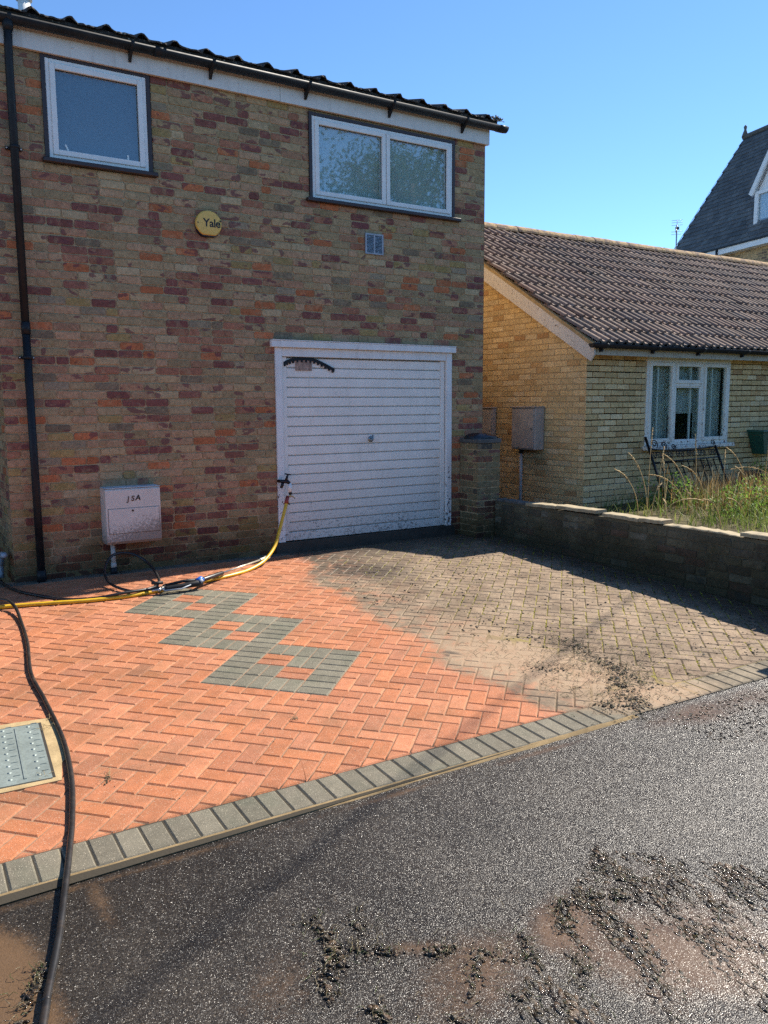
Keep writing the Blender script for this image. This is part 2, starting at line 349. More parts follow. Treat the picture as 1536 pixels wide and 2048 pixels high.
def m_whitepaint(name, color=(0.74, 0.74, 0.74), peel=0.0, under=(0.16, 0.035, 0.03), rough=0.5, streak=0.3, z0=None, z1=None):
    t = Mt(name); n1 = t.noise(6, 5, 0.65); st = t.noise(18, 4, 0.6, vec=t.scl(t.pos, 1, 1, 0.12))
    c = t.mul(color, t.rng(n1, 0.25, 0.75, 0.9, 1.06)); c = t.mix(t.ma('MULTIPLY', t.rng(st, 0.5, 0.75, 0, 1, True), streak), c, (0.30, 0.26, 0.21))
    if peel > 0:
        pn = t.noise(24, 6, 0.75)
        if z0 is not None: pn = t.ma('ADD', pn, t.rng(t.xyz()[2], z0, z1, 0.07, -0.1))
        pm = t.rng(pn, 0.62 - peel * 0.12, 0.65 - peel * 0.12, 0, 1, True)
        uc = t.mix(t.rng(t.noise(7, 2), 0.45, 0.55), under, (0.14, 0.10, 0.075)); c = t.mix(pm, c, uc)
    return t.bsdf(c, rough, 0, t.bump(n1, 0.12, 0.004), 0.4)

def m_glass(name, tint=(0.9, 0.95, 0.95), refl=1.7, body=None, bodymix=0.0):
    t = Mt(name)
    lw = t.n('ShaderNodeLayerWeight', {'Blend': 0.5}).outputs['Facing']
    fr = t.ma('ADD', 0.075, t.ma('MULTIPLY', t.ma('POWER', lw, 5.0), 0.9), clamp=True)
    wob = t.bump(t.noise(1.6, 2), 0.04, 0.02)
    gl = t.n('ShaderNodeBsdfGlossy', {'Color': (0.95, 0.97, 1.0, 1), 'Roughness': 0.022, 'Normal': wob})
    tr = t.n('ShaderNodeBsdfTransparent', {'Color': (*tint, 1)})
    mx = t.n('ShaderNodeMixShader', {0: t.ma('MULTIPLY', fr, refl), 1: tr.outputs[0], 2: gl.outputs[0]})
    t.t.links.new(mx.outputs[0], t.out.inputs[0]); return t.m

def m_leaf(name, c1, c2, trans=0.35, rough=0.55):
    t = Mt(name); a = t.col()
    c = t.mix(1.0, t.mix(t.rng(t.noise(7, 3), 0.3, 0.7), c1, c2), a, 'MULTIPLY')
    df = t.n('ShaderNodeBsdfPrincipled', {'Base Color': c, 'Roughness': rough, 'Specular IOR Level': 0.3})
    tl = t.n('ShaderNodeBsdfTranslucent', {'Color': c})
    mx = t.n('ShaderNodeMixShader', {0: trans, 1: df.outputs[0], 2: tl.outputs[0]})
    t.t.links.new(mx.outputs[0], t.out.inputs[0]); return t.m

def m_rooftile():
    t = Mt('concrete_roof_tile'); c = t.col(); n1 = t.noise(13, 5, 0.65); n2 = t.noise(70, 4, 0.7)
    c = t.mul(c, t.rng(n1, 0.25, 0.75, 0.7, 1.25)); c = t.mul(c, t.rng(n2, 0.25, 0.75, 0.75, 1.25))
    li = t.rng(t.noise(34, 5, 0.75), 0.55, 0.66, 0, 0.8, True); li = t.ma('MULTIPLY', li, t.rng(t.noise(3, 3), 0.4, 0.6)); c = t.mix(li, c, (0.48, 0.42, 0.33))
    mo = t.ma('MULTIPLY', t.rng(t.noise(20, 5, 0.7), 0.62, 0.68, 0, 0.8, True), t.rng(t.noise(2, 2), 0.45, 0.6)); c = t.mix(mo, c, (0.05, 0.045, 0.03))
    return t.bsdf(c, 0.85, 0, t.bump(n2, 0.5, 0.006), 0.35)

def m_ridge():
    t = Mt('lichened_ridge'); n1 = t.noise(10, 5, 0.7); n2 = t.noise(60, 4, 0.7)
    c = t.mix(t.rng(n1, 0.40, 0.58), (0.19, 0.13, 0.10), (0.47, 0.31, 0.155)); c = t.mul(c, t.rng(n2, 0.25, 0.75, 0.65, 1.3))
    return t.bsdf(c, 0.9, 0, t.bump(n2, 0.6, 0.008), 0.2)

def m_slate():
    t = Mt('slate'); x, y, z = t.xyz(); c = t.col()
    n1 = t.noise(1.2, 5, 0.6); n2 = t.noise(9, 4)
    c = t.mul(c, t.rng(n1, 0.3, 0.7, 0.8, 1.25)); c = t.mul(c, t.rng(n2, 0.3, 0.7, 0.85, 1.15))
    pale = t.ma('MULTIPLY', t.rng(t.noise(2.2, 5, 0.7), 0.58, 0.66, 0, 0.5, True), t.rng(t.noise(0.4, 2), 0.5, 0.6)); c = t.mix(pale, c, (0.16, 0.19, 0.19))
    return t.bsdf(c, 0.65, 0, t.bump(n2, 0.2, 0.02), 0.3)

def m_mud():
    t = Mt('wet_mud'); c = t.col(); n = t.noise(160, 3, 0.7)
    c = t.mul(c, t.rng(n, 0.25, 0.75, 0.6, 1.4))
    return t.bsdf(c, t.ma('ADD', t.rng(t.noise(90, 2), 0.40, 0.60, 0.10, 0.42), t.rng(t.xyz()[1], -5.0, -4.7, 0.0, 0.4)), 0, t.bump(n, 0.8, 0.006), 0.5)

def m_soil():
    t = Mt('soil'); n = t.noise(8, 6, 0.7); n2 = t.noise(90, 3)
    c = t.mix(t.rng(n, 0.35, 0.65), (0.06, 0.045, 0.025), (0.13, 0.11, 0.05)); c = t.mul(c, t.rng(n2, 0.2, 0.8, 0.6, 1.3))
    return t.bsdf(c, 0.95, 0, t.bump(n2, 0.6, 0.02), 0.2)

def m_hosey():
    t = Mt('yellow_hose'); n = t.noise(9, 5, 0.7); sp = t.rng(t.noise(120, 3, 0.7), 0.62, 0.7, 0, 0.7)
    c = t.mul((0.72, 0.43, 0.02), t.rng(n, 0.3, 0.7, 0.75, 1.15)); c = t.mix(sp, c, (0.12, 0.08, 0.03))
    return t.bsdf(c, 0.35, 0, None, 0.5)

def m_cover():
    t = Mt('cover_steel'); n = t.noise(60, 4, 0.7); n2 = t.noise(6, 4)
    c = t.mul((0.25, 0.29, 0.265), t.rng(n, 0.25, 0.75, 0.75, 1.2)); c = t.mul(c, t.rng(n2, 0.3, 0.7, 0.85, 1.12))
    return t.bsdf(c, 0.5, 0.25, t.bump(n, 0.3, 0.003), 0.5)

def m_meter():
    t = Mt('meter_box_plastic'); x, y, z = t.xyz(); n1 = t.noise(7, 5, 0.65); n2 = t.noise(60, 4, 0.75)
    c = t.mul((0.66, 0.60, 0.52), t.rng(n1, 0.25, 0.75, 0.9, 1.08))
    low = t.ma('ADD', t.rng(z, 0.62, 0.28, 0.0, 0.6), t.ma('MULTIPLY', t.rng(x, 1.85, 2.33, 0, 1), 0.25))
    k = t.rng(t.ma('ADD', n2, low), 0.78, 1.12, 0, 0.7, True); c = t.mix(k, c, (0.10, 0.065, 0.045))
    return t.bsdf(c, 0.5, 0, t.bump(n1, 0.1, 0.003), 0.4)

BR = m_brick('stock_brick'); MO = m_mortar('sandy_mortar', (0.44, 0.315, 0.175))
BRY = m_brick('yellow_brick', (0.40, 0.20, 0.08), 0.22, (0.6, 0.46, 0.24), 0.12, 0.25, False); MOY = m_mortar('brown_mortar', (0.47, 0.33, 0.175), False)
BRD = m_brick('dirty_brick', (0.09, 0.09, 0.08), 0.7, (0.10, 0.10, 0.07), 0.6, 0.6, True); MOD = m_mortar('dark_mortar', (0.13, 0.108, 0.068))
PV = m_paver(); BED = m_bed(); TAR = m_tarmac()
WHITE = m_whitepaint('white_upvc', (0.80, 0.78, 0.73), 0, streak=0.06, rough=0.3)
FASC = m_whitepaint('fascia_paint', (0.72, 0.67, 0.60), 0.0, streak=0.28, rough=0.4)
FRAME = m_whitepaint('garage_frame_paint', (0.80, 0.77, 0.72), 0.25, (0.05, 0.04, 0.035), 0.5, 0.2, 0.1, 1.6)
DOOR = m_door()
PEEL = m_whitepaint('peeling_paint', (0.76, 0.72, 0.62), 0.12, (0.17, 0.04, 0.035), 0.6, 0.35, 0.95, 2.1)
BARGE = m_whitepaint('barge_paint', (0.66, 0.60, 0.52), 0.25, (0.20, 0.15, 0.11), 0.6, 0.25)
GFASC = m_whitepaint('weathered_fascia', (0.50, 0.45, 0.35), 0.3, (0.22, 0.17, 0.12), 0.7, 0.5)
BLK = m_plain('black_plastic', (0.015, 0.016, 0.018), 0.5, 0, 0.4, 8, 0.05, 0.3, (0.055, 0.05, 0.042), 0.25)
DKW = m_plain('dark_stained_wood', (0.035, 0.018, 0.016), 0.45, 0, 0.4, 10, 0.2)
IRON = m_plain('black_iron', (0.008, 0.007, 0.007), 0.5, 0.3, 0.3, 20, 0.15)
RUBB = m_plain('black_rubber', (0.017, 0.016, 0.016), 0.38, 0, 0.3, 12, 0.05, 0.5, (0.10, 0.065, 0.04))
TILE = m_rooftile(); RIDGE = m_ridge(); SLATE = m_slate(); MUD = m_mud(); SOIL = m_soil(); HY = m_hosey()
GRASS = m_leaf('grass_blade', (0.10, 0.17, 0.035), (0.17, 0.21, 0.05), 0.45)
DRYG = m_leaf('dry_grass', (0.42, 0.32, 0.17), (0.52, 0.43, 0.26), 0.4, 0.7)
LEAF = m_leaf('tree_leaf', (0.04, 0.075, 0.018), (0.07, 0.11, 0.03), 0.3)
BARK = m_plain('bark', (0.09, 0.065, 0.045), 0.9, 0, 0.4, 6, 0.6)
GLASS = m_glass('window_glass'); GLASS1 = m_glass('frosted_window_glass', refl=1.2); GLASSB = m_glass('old_glass', (0.92, 0.96, 0.94), 0.9)
MORT2 = m_mortar('cement_haunch', (0.27, 0.19, 0.095), False)
SANDC = m_mortar('sandy_cement', (0.44, 0.32, 0.165), False)
CONC = m_plain('coping_concrete', (0.36, 0.285, 0.17), 0.9, 0, 0.35, 9, 0.4, 0.4, (0.10, 0.09, 0.06))
SHADEC = m_plain('shaded_concrete', (0.045, 0.036, 0.026), 0.6, 0, 0.4, 7, 0.3)  # threshold concrete, shade under the door put into its colour
DCONC = m_plain('dark_concrete', (0.10, 0.095, 0.085), 0.9, 0, 0.4, 7, 0.4)
GREYP = m_plain('grey_plastic', (0.32, 0.36, 0.40), 0.5, 0, 0.2)
COVER = m_cover(); METER = m_meter()

# ------------------------------------------------------------------ ground heights
SL = 0.04
def gz(x, y): return SL * y if y > -4.80 else -0.192 + 0.03 * (y + 4.80)
def ground_sheet(name, x0, x1, y0, y1, nx, ny, zf, mat, kind='structure'):
    b = MB(); vs = []; fs = []
    for j in range(ny + 1):
        for i in range(nx + 1):
            x = x0 + (x1 - x0) * i / nx; y = y0 + (y1 - y0) * j / ny; vs.append((x, y, zf(x, y)))
    for j in range(ny):
        for i in range(nx):
            a = j * (nx + 1) + i; fs.append((a, a + 1, a + nx + 2, a + nx + 1))
    b.add(vs, fs, smooth=True); o = b.build(name, mat, None, False); o['kind'] = kind; return o
ground_sheet('ground', -400, 400, -400, 400, 8, 8, lambda x, y: -0.62, SOIL)

# ------------------------------------------------------------------ tarmac with silt
def seg_d(p, a, b):
    ab = b - a; t = max(0, min(1, (p - a).dot(ab) / max(1e-9, ab.dot(ab)))); return (p - a - ab * t).length
STROKES = {
 'A': [(1.199,-5.437),(1.194,-5.557),(1.187,-5.64),(1.186,-5.708)], 'B': [(1.227,-5.636),(1.319,-5.707),(1.404,-5.788),(1.538,-5.828)],
 'B2': [(1.173,-5.631),(1.1,-5.748),(1.067,-5.825)], 'A3': [(1.312,-5.522),(1.337,-5.615)], 'D': [(1.809,-5.695),(1.837,-5.813)],
 'E': [(2.387,-5.647),(2.29,-5.79),(2.334,-5.874)], 'F': [(1.988,-5.856),(2.051,-5.843),(2.167,-5.88),(2.265,-5.958)], 'F2': [(2.009,-5.835),(1.913,-5.969)],
 'H': [(1.587,-5.872),(1.682,-5.987)], 'H2': [(1.586,-5.9),(1.44,-6.032)], 'H3': [(1.774,-5.884),(1.718,-5.995),(1.713,-6.047)],
 'I': [(1.164,-5.898),(1.195,-6.015)], 'I2': [(1.299,-5.993),(1.384,-6.125)], 'J': [(0.377,-5.197),(0.303,-5.33),(0.259,-5.43),(0.2,-5.6)],
 'K': [(1.847,-6.046),(1.837,-6.123),(1.727,-6.209)], 'K2': [(1.558,-6.08),(1.569,-6.136)]}
STROKES = {k: [Vector((a, b)) for a, b in v] for k, v in STROKES.items()}
def silt_at(x, y):
    p = Vector((x, y)); s = 0.0
    def blob(cx, cy, rx, ry, amt, rot=0.0):
        dx, dy = x - cx, y - cy; c_, s_ = math.cos(rot), math.sin(rot); u = (dx*c_ + dy*s_)/rx; v = (-dx*s_ + dy*c_)/ry
        return amt * math.exp(-(u*u + v*v))
    s = max(s, blob(0.20, -5.15, 0.16, 0.28, 1.2, 0.2), blob(0.24, -5.45, 0.16, 0.2, 1.0), blob(0.98, -5.60, 0.22, 0.22, 0.50), blob(0.85, -6.05, 0.45, 0.14, 0.62))
    st = 0.5 + 0.5*mnoise.noise(Vector(((x*.96 - y*.28)*6, (x*.28 + y*.96)*1.6, 8)))
    s = max(s, blob(2.15, -6.25, 0.62, 0.45, 0.40 + 0.55*st, 0.3), blob(1.97, -5.92, 0.22, 0.14, 0.80, 0.6), blob(1.45, -5.95, 0.42, 0.24, 0.38 + 0.25*st), blob(1.42, -5.75, 0.15, 0.045, 0.72, -0.5), blob(2.45, -6.0, 0.2, 0.25, 0.62*st + .15))
    s = max(s, blob(1.62, -5.02, 0.35, 0.14, 0.36), blob(4.5, -5.02, 1.1, 0.20, 0.62, -0.1), blob(3.6, -4.95, 0.3, 0.1, 0.55), blob(0.60, -4.97, 0.05, 0.28, 0.5), blob(3.0, -5.4, 0.7, 0.3, 0.22))
    # along the kerb of the drive
    s = max(s, 0.45 * math.exp(-((y + 4.82 + 0.02 * x) / 0.03) ** 2) if x < 3.6 else 0)
    s += 0.55 * (mnoise.noise(Vector((x * 2.3, y * 2.3, 3.1)))) * min(1, s * 2)
    return max(0, s)
ex0, ex1, ey0, ey1 = 0.0, 5.6, -7.0, -4.80
b = MB(); vs = []; fs = []; silt = []
NX, NY = 224, 110
for j in range(NY + 1):
    for i in range(NX + 1):
        x = ex0 + (ex1-ex0)*i/NX; y = ey0 + (ey1-ey0)*j/NY
        vs.append((x, y, gz(x, y) - 0.012 + 0.004*mnoise.noise(Vector((x*1.5, y*1.5, 0))) * min(1, (-4.8-y)*4))); silt.append(silt_at(x, y))
for j in range(NY):
    for i in range(NX):
        a = j*(NX+1)+i; fs.append((a, a+1, a+NX+2, a+NX+1))
# the rest of the footway, one ring round the fine patch
n0 = len(vs)
for (x, y) in [(-14,-10),(20,-10),(20,-4.80),(5.6,-4.80),(5.6,-7.0),(0,-7.0),(0,-4.80),(-14,-4.80),(5.6,-10),(0,-10)]:
    vs.append((x, y, gz(x, y) - 0.012)); silt.append(0.0)
fs += [(n0+9, n0+8, n0+4, n0+5), (n0+0, n0+9, n0+6, n0+7), (n0+8, n0+1, n0+2, n0+3)]
b.add(vs, fs, smooth=True); pavement = b.build('pavement', TAR, None, False); tag(pavement, kind='structure')
at = pavement.data.attributes.new('silt', 'FLOAT', 'POINT'); at.data.foreach_set('value', silt)
ground_sheet('road', -60, 60, -40, -10, 12, 6, lambda x, y: -0.46, TAR)

# ------------------------------------------------------------------ driveway
def silt_fill(x, y):
    dx, dy = x - 3.72, y + 3.9; c_, s_ = math.cos(RAD(-68)), math.sin(RAD(-68)); u_, v_ = (dx*c_ + dy*s_)/0.95, (-dx*s_ + dy*c_)/0.42
    if y < -4.4 and 3.45 < x < 4.3: return min(1.0, max(0.0, (x-3.45)*4, 0) * max(0.0, (4.3-x)*3))
    k = 1.15 - (u_*u_ + v_*v_)**0.5 + 0.5*mnoise.noise(Vector((x*2.5, y*2.5, 6))); return max(0.0, min(1.0, k*2.2))
drive = ground_sheet('driveway', -6, 6.42, -4.80, 0.05, 248, 97, lambda x, y: SL*y - 0.0055 + 0.0052*silt_fill(x, y), BED)
PITCH = 0.102; B0 = Vector((1.637, -3.118)); q2 = math.sqrt(0.5)
U = Vector((q2, -q2)); V = Vector((q2, q2))
def uv(a, b_): return tuple(B0 + U * (a * PITCH) + V * (b_ * PITCH))
def edge_y(x): return -4.535 - 0.0215 * (x - 0.3)      # inner edge of the kerb row
DIA = [(0, 0), (-6, 6), (-12, 12)]
def in_dia(a, b_):
    return any(d0 <= a < d0 + 8 and d1 <= b_ < d1 + 8 for d0, d1 in DIA)
pieces = []   # (poly, colour, name)
def rect(a0, a1, b0, b1, g=0.017):
    return [uv(a0+g, b0+g), uv(a1-g, b0+g), uv(a1-g, b1-g), uv(a0+g, b1-g)]
REDS = [(0.425,0.158,0.073),(0.40,0.145,0.066),(0.45,0.172,0.082),(0.385,0.148,0.074),(0.42,0.148,0.062)]
def redc():
    c = random.choice(REDS); k = random.uniform(0.86, 1.1); return tuple(x*k for x in c)
def greyc():
    k = random.uniform(0.82, 1.12); return (0.170*k, 0.152*k, 0.108*k)
done = set()
for d0, d1 in DIA:
    for i in range(4):
        for j in range(4):
            a, b_ = d0 + 2*i, d1 + 2*j
            if (a, b_) in done: continue
            done.add((a, b_))
            red = (i == 2 and j == 1) or (i == 1 and j == 2)
            along_u = i in (0, 3) or red
            for k in range(2):
                r = rect(a, a+2, b_+k, b_+k+1) if along_u else rect(a+k, a+k+1, b_, b_+2)
                pieces.append((r, redc() if red else greyc(), 'paver'))
for a in range(-75, 75):
    for b_ in range(-60, 75):
        k = (a - b_) % 4
        if k == 0: cells = [(a, b_), (a+1, b_)]
        elif k == 3: cells = [(a, b_), (a, b_+1)]
        else: continue
        free = [c for c in cells if not in_dia(*c)]
        if not free: continue
        a0 = min(c[0] for c in free); a1 = max(c[0] for c in free)+1; b0 = min(c[1] for c in free); b1 = max(c[1] for c in free)+1
        pieces.append((rect(a0, a1, b0, b1), redc(), 'paver'))
EDGEX = -0.0215
def clip_drive(poly):
    poly = clip(poly, 0, -1, 0.125)                      # border row along the house
    if len(poly) > 2: poly = clip(poly, 0.0215, 1, -4.535 + 0.0215*0.3 + 0.006)   # kerb row
    if len(poly) > 2: poly = clip(poly, -1, 0, -6.33)
    if len(poly) > 2: poly = clip(poly, 1, 0, -1.2)
    return poly
fin = []
CVX = [(-0.06, -3.19), (-0.12, -3.97), (0.665, -3.945), (0.72, -3.225)]   # cement round the inspection cover
for poly, c, nm in pieces:
    x = sum(q[0] for q in poly)/4; y = sum(q[1] for q in poly)/4
    if not (-1.5 < x < 6.6 and -4.9 < y < 0.1): continue
    if -0.02 < x < 0.64 and -3.90 < y < -3.28: continue
    pc = clip_drive(poly)
    if len(pc) < 3 or parea(pc) < 2e-4: continue
    fin.append((pc, c, nm))
# kerb row and house border row
KP = 0.1035
for i in range(-14, 60):
    x0 = 0.338 - 0.0015 + i * KP; x1 = x0 + KP - 0.0045; j = random.uniform(-0.002, 0.002)
    poly = [(x0 - 0.004, edge_y(x0) - 0.204 + j), (x1 - 0.004, edge_y(x1) - 0.204 + j), (x1, edge_y(x1) + j), (x0, edge_y(x0) + j)]
    if x1 > 6.3: break
    k = random.uniform(0.82, 1.1); fin.append((poly, (0.165*k, 0.144*k, 0.103*k), 'kerb_block'))
for i in range(-12, 60):
    x0 = 0.0 + i * KP; x1 = x0 + KP - 0.004
    if x1 > 6.3: break
    k = random.uniform(0.8, 1.1); fin.append(([(x0, -0.118), (x1, -0.118), (x1, -0.004), (x0, -0.004)], (0.12*k, 0.105*k, 0.08*k), 'border_block'))
scored = []
for poly, c, nm in fin:
    x = sum(q[0] for q in poly)/len(poly); y = sum(q[1] for q in poly)/len(poly)
    scored.append((proj_area(Vector((x, y, SL*y)), Vector((0, 0, 1)), parea(poly)), poly, c, nm))
scored.sort(key=lambda q: -q[0])
rest = MB(); cnt = {}
for ar, poly, c, nm in scored:
    tx, ty, tz = random.gauss(0, 0.004), random.gauss(0, 0.004), random.gauss(0, 0.0006)
    cx = sum(q[0] for q in poly)/len(poly); cy = sum(q[1] for q in poly)/len(poly)
    zf = lambda x, y, tx=tx, ty=ty, tz=tz, cx=cx, cy=cy: SL*y + tx*(x-cx) + ty*(y-cy) + tz
    lim = 300 if nm == 'paver' else 60
    if ar > 0 and cnt.get(nm, 0) < lim:
        cnt[nm] = cnt.get(nm, 0) + 1
        m = MB(); m.prism([(x-cx, y-cy) for x, y in poly], -0.03, 0.0, 0.0075, lambda x, y, f=zf, cx=cx, cy=cy: f(x+cx, y+cy) - SL*cy, c)
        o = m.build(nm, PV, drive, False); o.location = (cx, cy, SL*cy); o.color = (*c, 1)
    else:
        rest.prism(poly, -0.03, 0.0, 0.0075, zf, c)
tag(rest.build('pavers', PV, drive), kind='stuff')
# cement haunch strip between kerb row and tarmac
m = MB(); n = 90; vs = []; fs = []
for i in range(n + 1):
    x = -1.5 + 5.1 * i / n; w = 0.052 + 0.010*mnoise.noise(Vector((x*3, 0, 0))) + 0.008*mnoise.noise(Vector((x*13, 5, 0)))
    if 2.05 < x: w *= 0.8
    y0 = edge_y(x) - 0.200; z0 = gz(x, y0)
    vs += [(x, y0, z0 - 0.004), (x, y0 - w*0.7, z0 - 0.010), (x, y0 - w, z0 - 0.024)]
for i in range(n):
    for k in range(2): a = i*3+k; fs.append((a, a+1, a+4, a+3))
m.add(vs, fs, smooth=True); o = m.build('cement_strip', MORT2, drive, False)

# ------------------------------------------------------------------ brickwork
def brick_data(w, h, d, rnd, rough=1.0):
    # local frame: a along the wall, b up, c outwards; face at c=0
    k = 0.006 * rough; P = []
    for (sx, sy) in [(-1,-1),(1,-1),(1,1),(-1,1)]:
        X = sx*w/2; Y = sy*h/2; j = lambda s=0.0016: rnd.uniform(-s, s)*rough
        k1 = k*rnd.uniform(0.4, 1.8); k2 = k*rnd.uniform(0.4, 1.8)
        c1 = (X + j(), Y - sy*k1); c2 = (X - sx*k2, Y + j())
        P += [c1, c2] if sx*sy > 0 else [c2, c1]
    n = 8; i = 0.0028
    r0 = [(x*(1 - 2*i/w), y*(1 - 2*i/h), rnd.uniform(-0.0012, 0.0006)*rough) for x, y in P]
    r1 = [(x, y, -0.0035) for x, y in P]; r2 = [(x, y, -d) for x, y in P]
    fs = [tuple(range(n))]
    for b0 in (0, n): fs += [(b0+q, b0+n+q, b0+n+(q+1) % n, b0+(q+1) % n) for q in range(n)]
    return r0 + r1 + r2, fs
def lay(L, H, holes, stretch=0.2145, hgt=0.0645, joint=0.0105, off0=0.0, z0=0.0, ext_end=True, jit=0.003, rnd=random, cond=None, hdr=0.05):
    """courses of a wall of length L: list of (a0,a1,b0,b1)"""
    out = []; ch = hgt + joint; k = 0; z = z0
    while z + hgt * 0.55 < H:
        top = min(z + hgt, H)
        a = 0.0; first = True
        cuts = []
        st = (0.102 if k % 2 else stretch) + off0
        while a < L - 0.02:
            w = st if first else (stretch if rnd.random() > hdr else 0.102)
            first = False; w += rnd.uniform(-jit, jit); e = min(a + w, L)
            if L - e < 0.05: e = L
            cuts.append((a, e)); a = e + joint
        zc = (z + top) / 2
        for (a0, a1) in cuts:
            spans = [(a0, a1)]
            for (hx0, hx1, hz0, hz1) in holes:
                if hz0 < zc < hz1:
                    ns = []
                    for s0, s1 in spans:
                        if s1 <= hx0 or s0 >= hx1: ns.append((s0, s1))
                        else:
                            if s0 < hx0 - 0.02: ns.append((s0, hx0))
                            if s1 > hx1 + 0.02: ns.append((hx1, s1))
                    spans = ns
            for s0, s1 in spans:
                if cond and not cond((s0+s1)/2, zc): continue
                out.append((s0, s1, z, top))
        z += ch; k += 1
    return out
class Bricks:
    def __init__(s, mat, palette, seed, rough=1.0):
        s.items = []; s.mat = mat; s.pal = palette; s.r = random.Random(seed); s.cache = {}; s.rough = rough
    def wall(s, O, ux, nrm, rects, proud=0.0):
        for a0, a1, b0, b1 in rects:
            db = 0.0045*mnoise.noise(Vector((a0*1.1 + b0*3.7, b0*9, 4))); b0 += db + s.r.gauss(0, 0.0008); b1 += db + s.r.gauss(0, 0.0008)
            c = s.colour(); k = s.r.uniform(0.85, 1.15); c = tuple(x*k for x in c)
            P = Vector(O) + Vector(ux)*((a0+a1)/2) + Vector((0, 0, (b0+b1)/2)) + Vector(nrm)*(proud + s.r.gauss(0, 0.0011))
            s.items.append((proj_area(P, Vector(nrm), (a1-a0)*(b1-b0)), P, Vector(ux), Vector(nrm), a1-a0, b1-b0, c))
    def colour(s):
        t = s.r.random()*sum(w for w, _ in s.pal)
        for w, c in s.pal:
            t -= w
            if t <= 0: return c
        return s.pal[-1][1]
    def build(s, parent_for, limit, depth=0.05, name='brick'):
        """parent_for(nrm) gives the part the brick belongs to"""
        s.items.sort(key=lambda q: -q[0]); rest = {}; bpy.context.view_layer.update()
        for i, (ar, P, ux, n, w, h, c) in enumerate(s.items):
            par = parent_for(n)
            if i < limit and ar > 0:
                key = (round(w*250), round(h*250), s.r.randrange(5)) if abs(w-0.2145) < 0.004 or abs(w-0.102) < 0.004 else (w, h, i)
                if key not in s.cache:
                    vs, fs = brick_data(w, h, depth, s.r, s.rough); m = bpy.data.meshes.new(name); m.from_pydata([(x, z, y) for x, z, y in [(v[0], v[2], v[1]) for v in vs]], [], fs)
                    m.materials.append(s.mat); s.cache[key] = m
                o = link(name, s.cache[key], par)
                o.matrix_local = par.matrix_world.inverted() @ Matrix(((ux.x, n.x, 0, P.x), (ux.y, n.y, 0, P.y), (0, 0, 1, P.z), (0, 0, 0, 1)))
                o.color = (*c, 1)
            else:
                mb = rest.setdefault(par.name, (par, MB()))[1]
                vs, fs = brick_data(w, h, depth, s.r, s.rough)
                iv = par.matrix_world.inverted(); mb.add([iv @ (P + ux*v[0] + n*v[2] + Vector((0, 0, v[1]))) for v in vs], fs, c)
        for par, mb in rest.values(): tag(mb.build(name + 's', s.mat, par), kind='stuff')
def backing(name, O, ux, nrm, L, H, holes, mat, parent, depth=0.22, rec=0.007, top=None):
    """mortar body behind the bricks, pierced at the holes"""
    O = Vector(O); ux = Vector(ux); nrm = Vector(nrm); m = MB()
    xs = sorted(set([0, L] + [min(max(h[i], 0), L) for h in holes for i in (0, 1)])); zs = sorted(set([-0.15, H] + [min(h[i], H) for h in holes for i in (2, 3)]))
    P = lambda a, z, c: O + ux*a + Vector((0, 0, z)) + nrm*c
    for i in range(len(xs)-1):
        for j in range(len(zs)-1):
            ca, cz = (xs[i]+xs[i+1])/2, (zs[j]+zs[j+1])/2
            if any(h[0] < ca < h[1] and h[2] < cz < h[3] for h in holes): continue
            m.quad(P(xs[i], zs[j], -rec), P(xs[i+1], zs[j], -rec), P(xs[i+1], zs[j+1], -rec), P(xs[i], zs[j+1], -rec))
            m.quad(P(xs[i], zs[j], -depth), P(xs[i+1], zs[j], -depth), P(xs[i+1], zs[j+1], -depth), P(xs[i], zs[j+1], -depth))
    for h in holes:
        for (a, b_) in [((h[0], h[2]), (h[0], h[3])), ((h[1], h[2]), (h[1], h[3])), ((h[0], h[2]), (h[1], h[2])), ((h[0], h[3]), (h[1], h[3]))]:
            m.quad(P(a[0], a[1], -rec), P(b_[0], b_[1], -rec), P(b_[0], b_[1], -depth), P(a[0], a[1], -depth))
    return m.build(name, mat, parent, False)

PAL_H = [(2.8, (0.435,0.292,0.152)), (3.0, (0.440,0.265,0.148)), (2.0, (0.345,0.240,0.124)), (1.6, (0.390,0.270,0.144)), (0.7, (0.375,0.255,0.100)), (1.6, (0.232,0.086,0.066)), (0.95, (0.480,0.160,0.066)), (1.4, (0.360,0.155,0.090)), (1.4, (0.400,0.212,0.120)), (0.5, (0.295,0.220,0.138)), (0.7, (0.470,0.340,0.190)), (0.55, (0.225,0.162,0.100)), (0.4, (0.275,0.115,0.078))]
# ---- the house with the garage
HX0, HX1, HH = 1.06, 6.385, 4.60
house = empty('garage_house', (0, 0, 0)); tag(house, 'two storey brown multicolour brick house with white garage door', 'house')
W1 = (1.520, 2.462, 3.665, 4.545); W2 = (4.075, 5.935, 3.655, 4.515); GD = (3.636, 5.908, -0.2, 2.150); VT = (4.745, 4.962, 3.178, 3.388)
holes = [tuple((h[0]-HX0, h[1]-HX0, h[2], h[3])) for h in (W1, W2, GD)]
wallp = backing('front_wall', (HX0, 0, 0), (1, 0, 0), (0, -1, 0), HX1-HX0, HH+0.1, holes, MO, house)
side_l = backing('side_wall', (HX0, 0, 0), (0, 1, 0), (-1, 0, 0), 2.6, HH+0.1, [], MO, house)
bk = Bricks(BR, PAL_H, 11, 1.6)
h2 = holes + [(VT[0]-HX0, VT[1]-HX0, VT[2], VT[3])]
rb = random.Random(3)
bk.wall((HX0, 0, 0), (1, 0, 0), (0, -1, 0), lay(HX1-HX0, HH, h2, rnd=rb, z0=-0.02, hdr=0.15, jit=0.007))
bk.wall((HX0, 0.011, 0), (0, 1, 0), (-1, 0, 0), lay(1.2, HH, [], rnd=rb, z0=-0.02, off0=0.0))
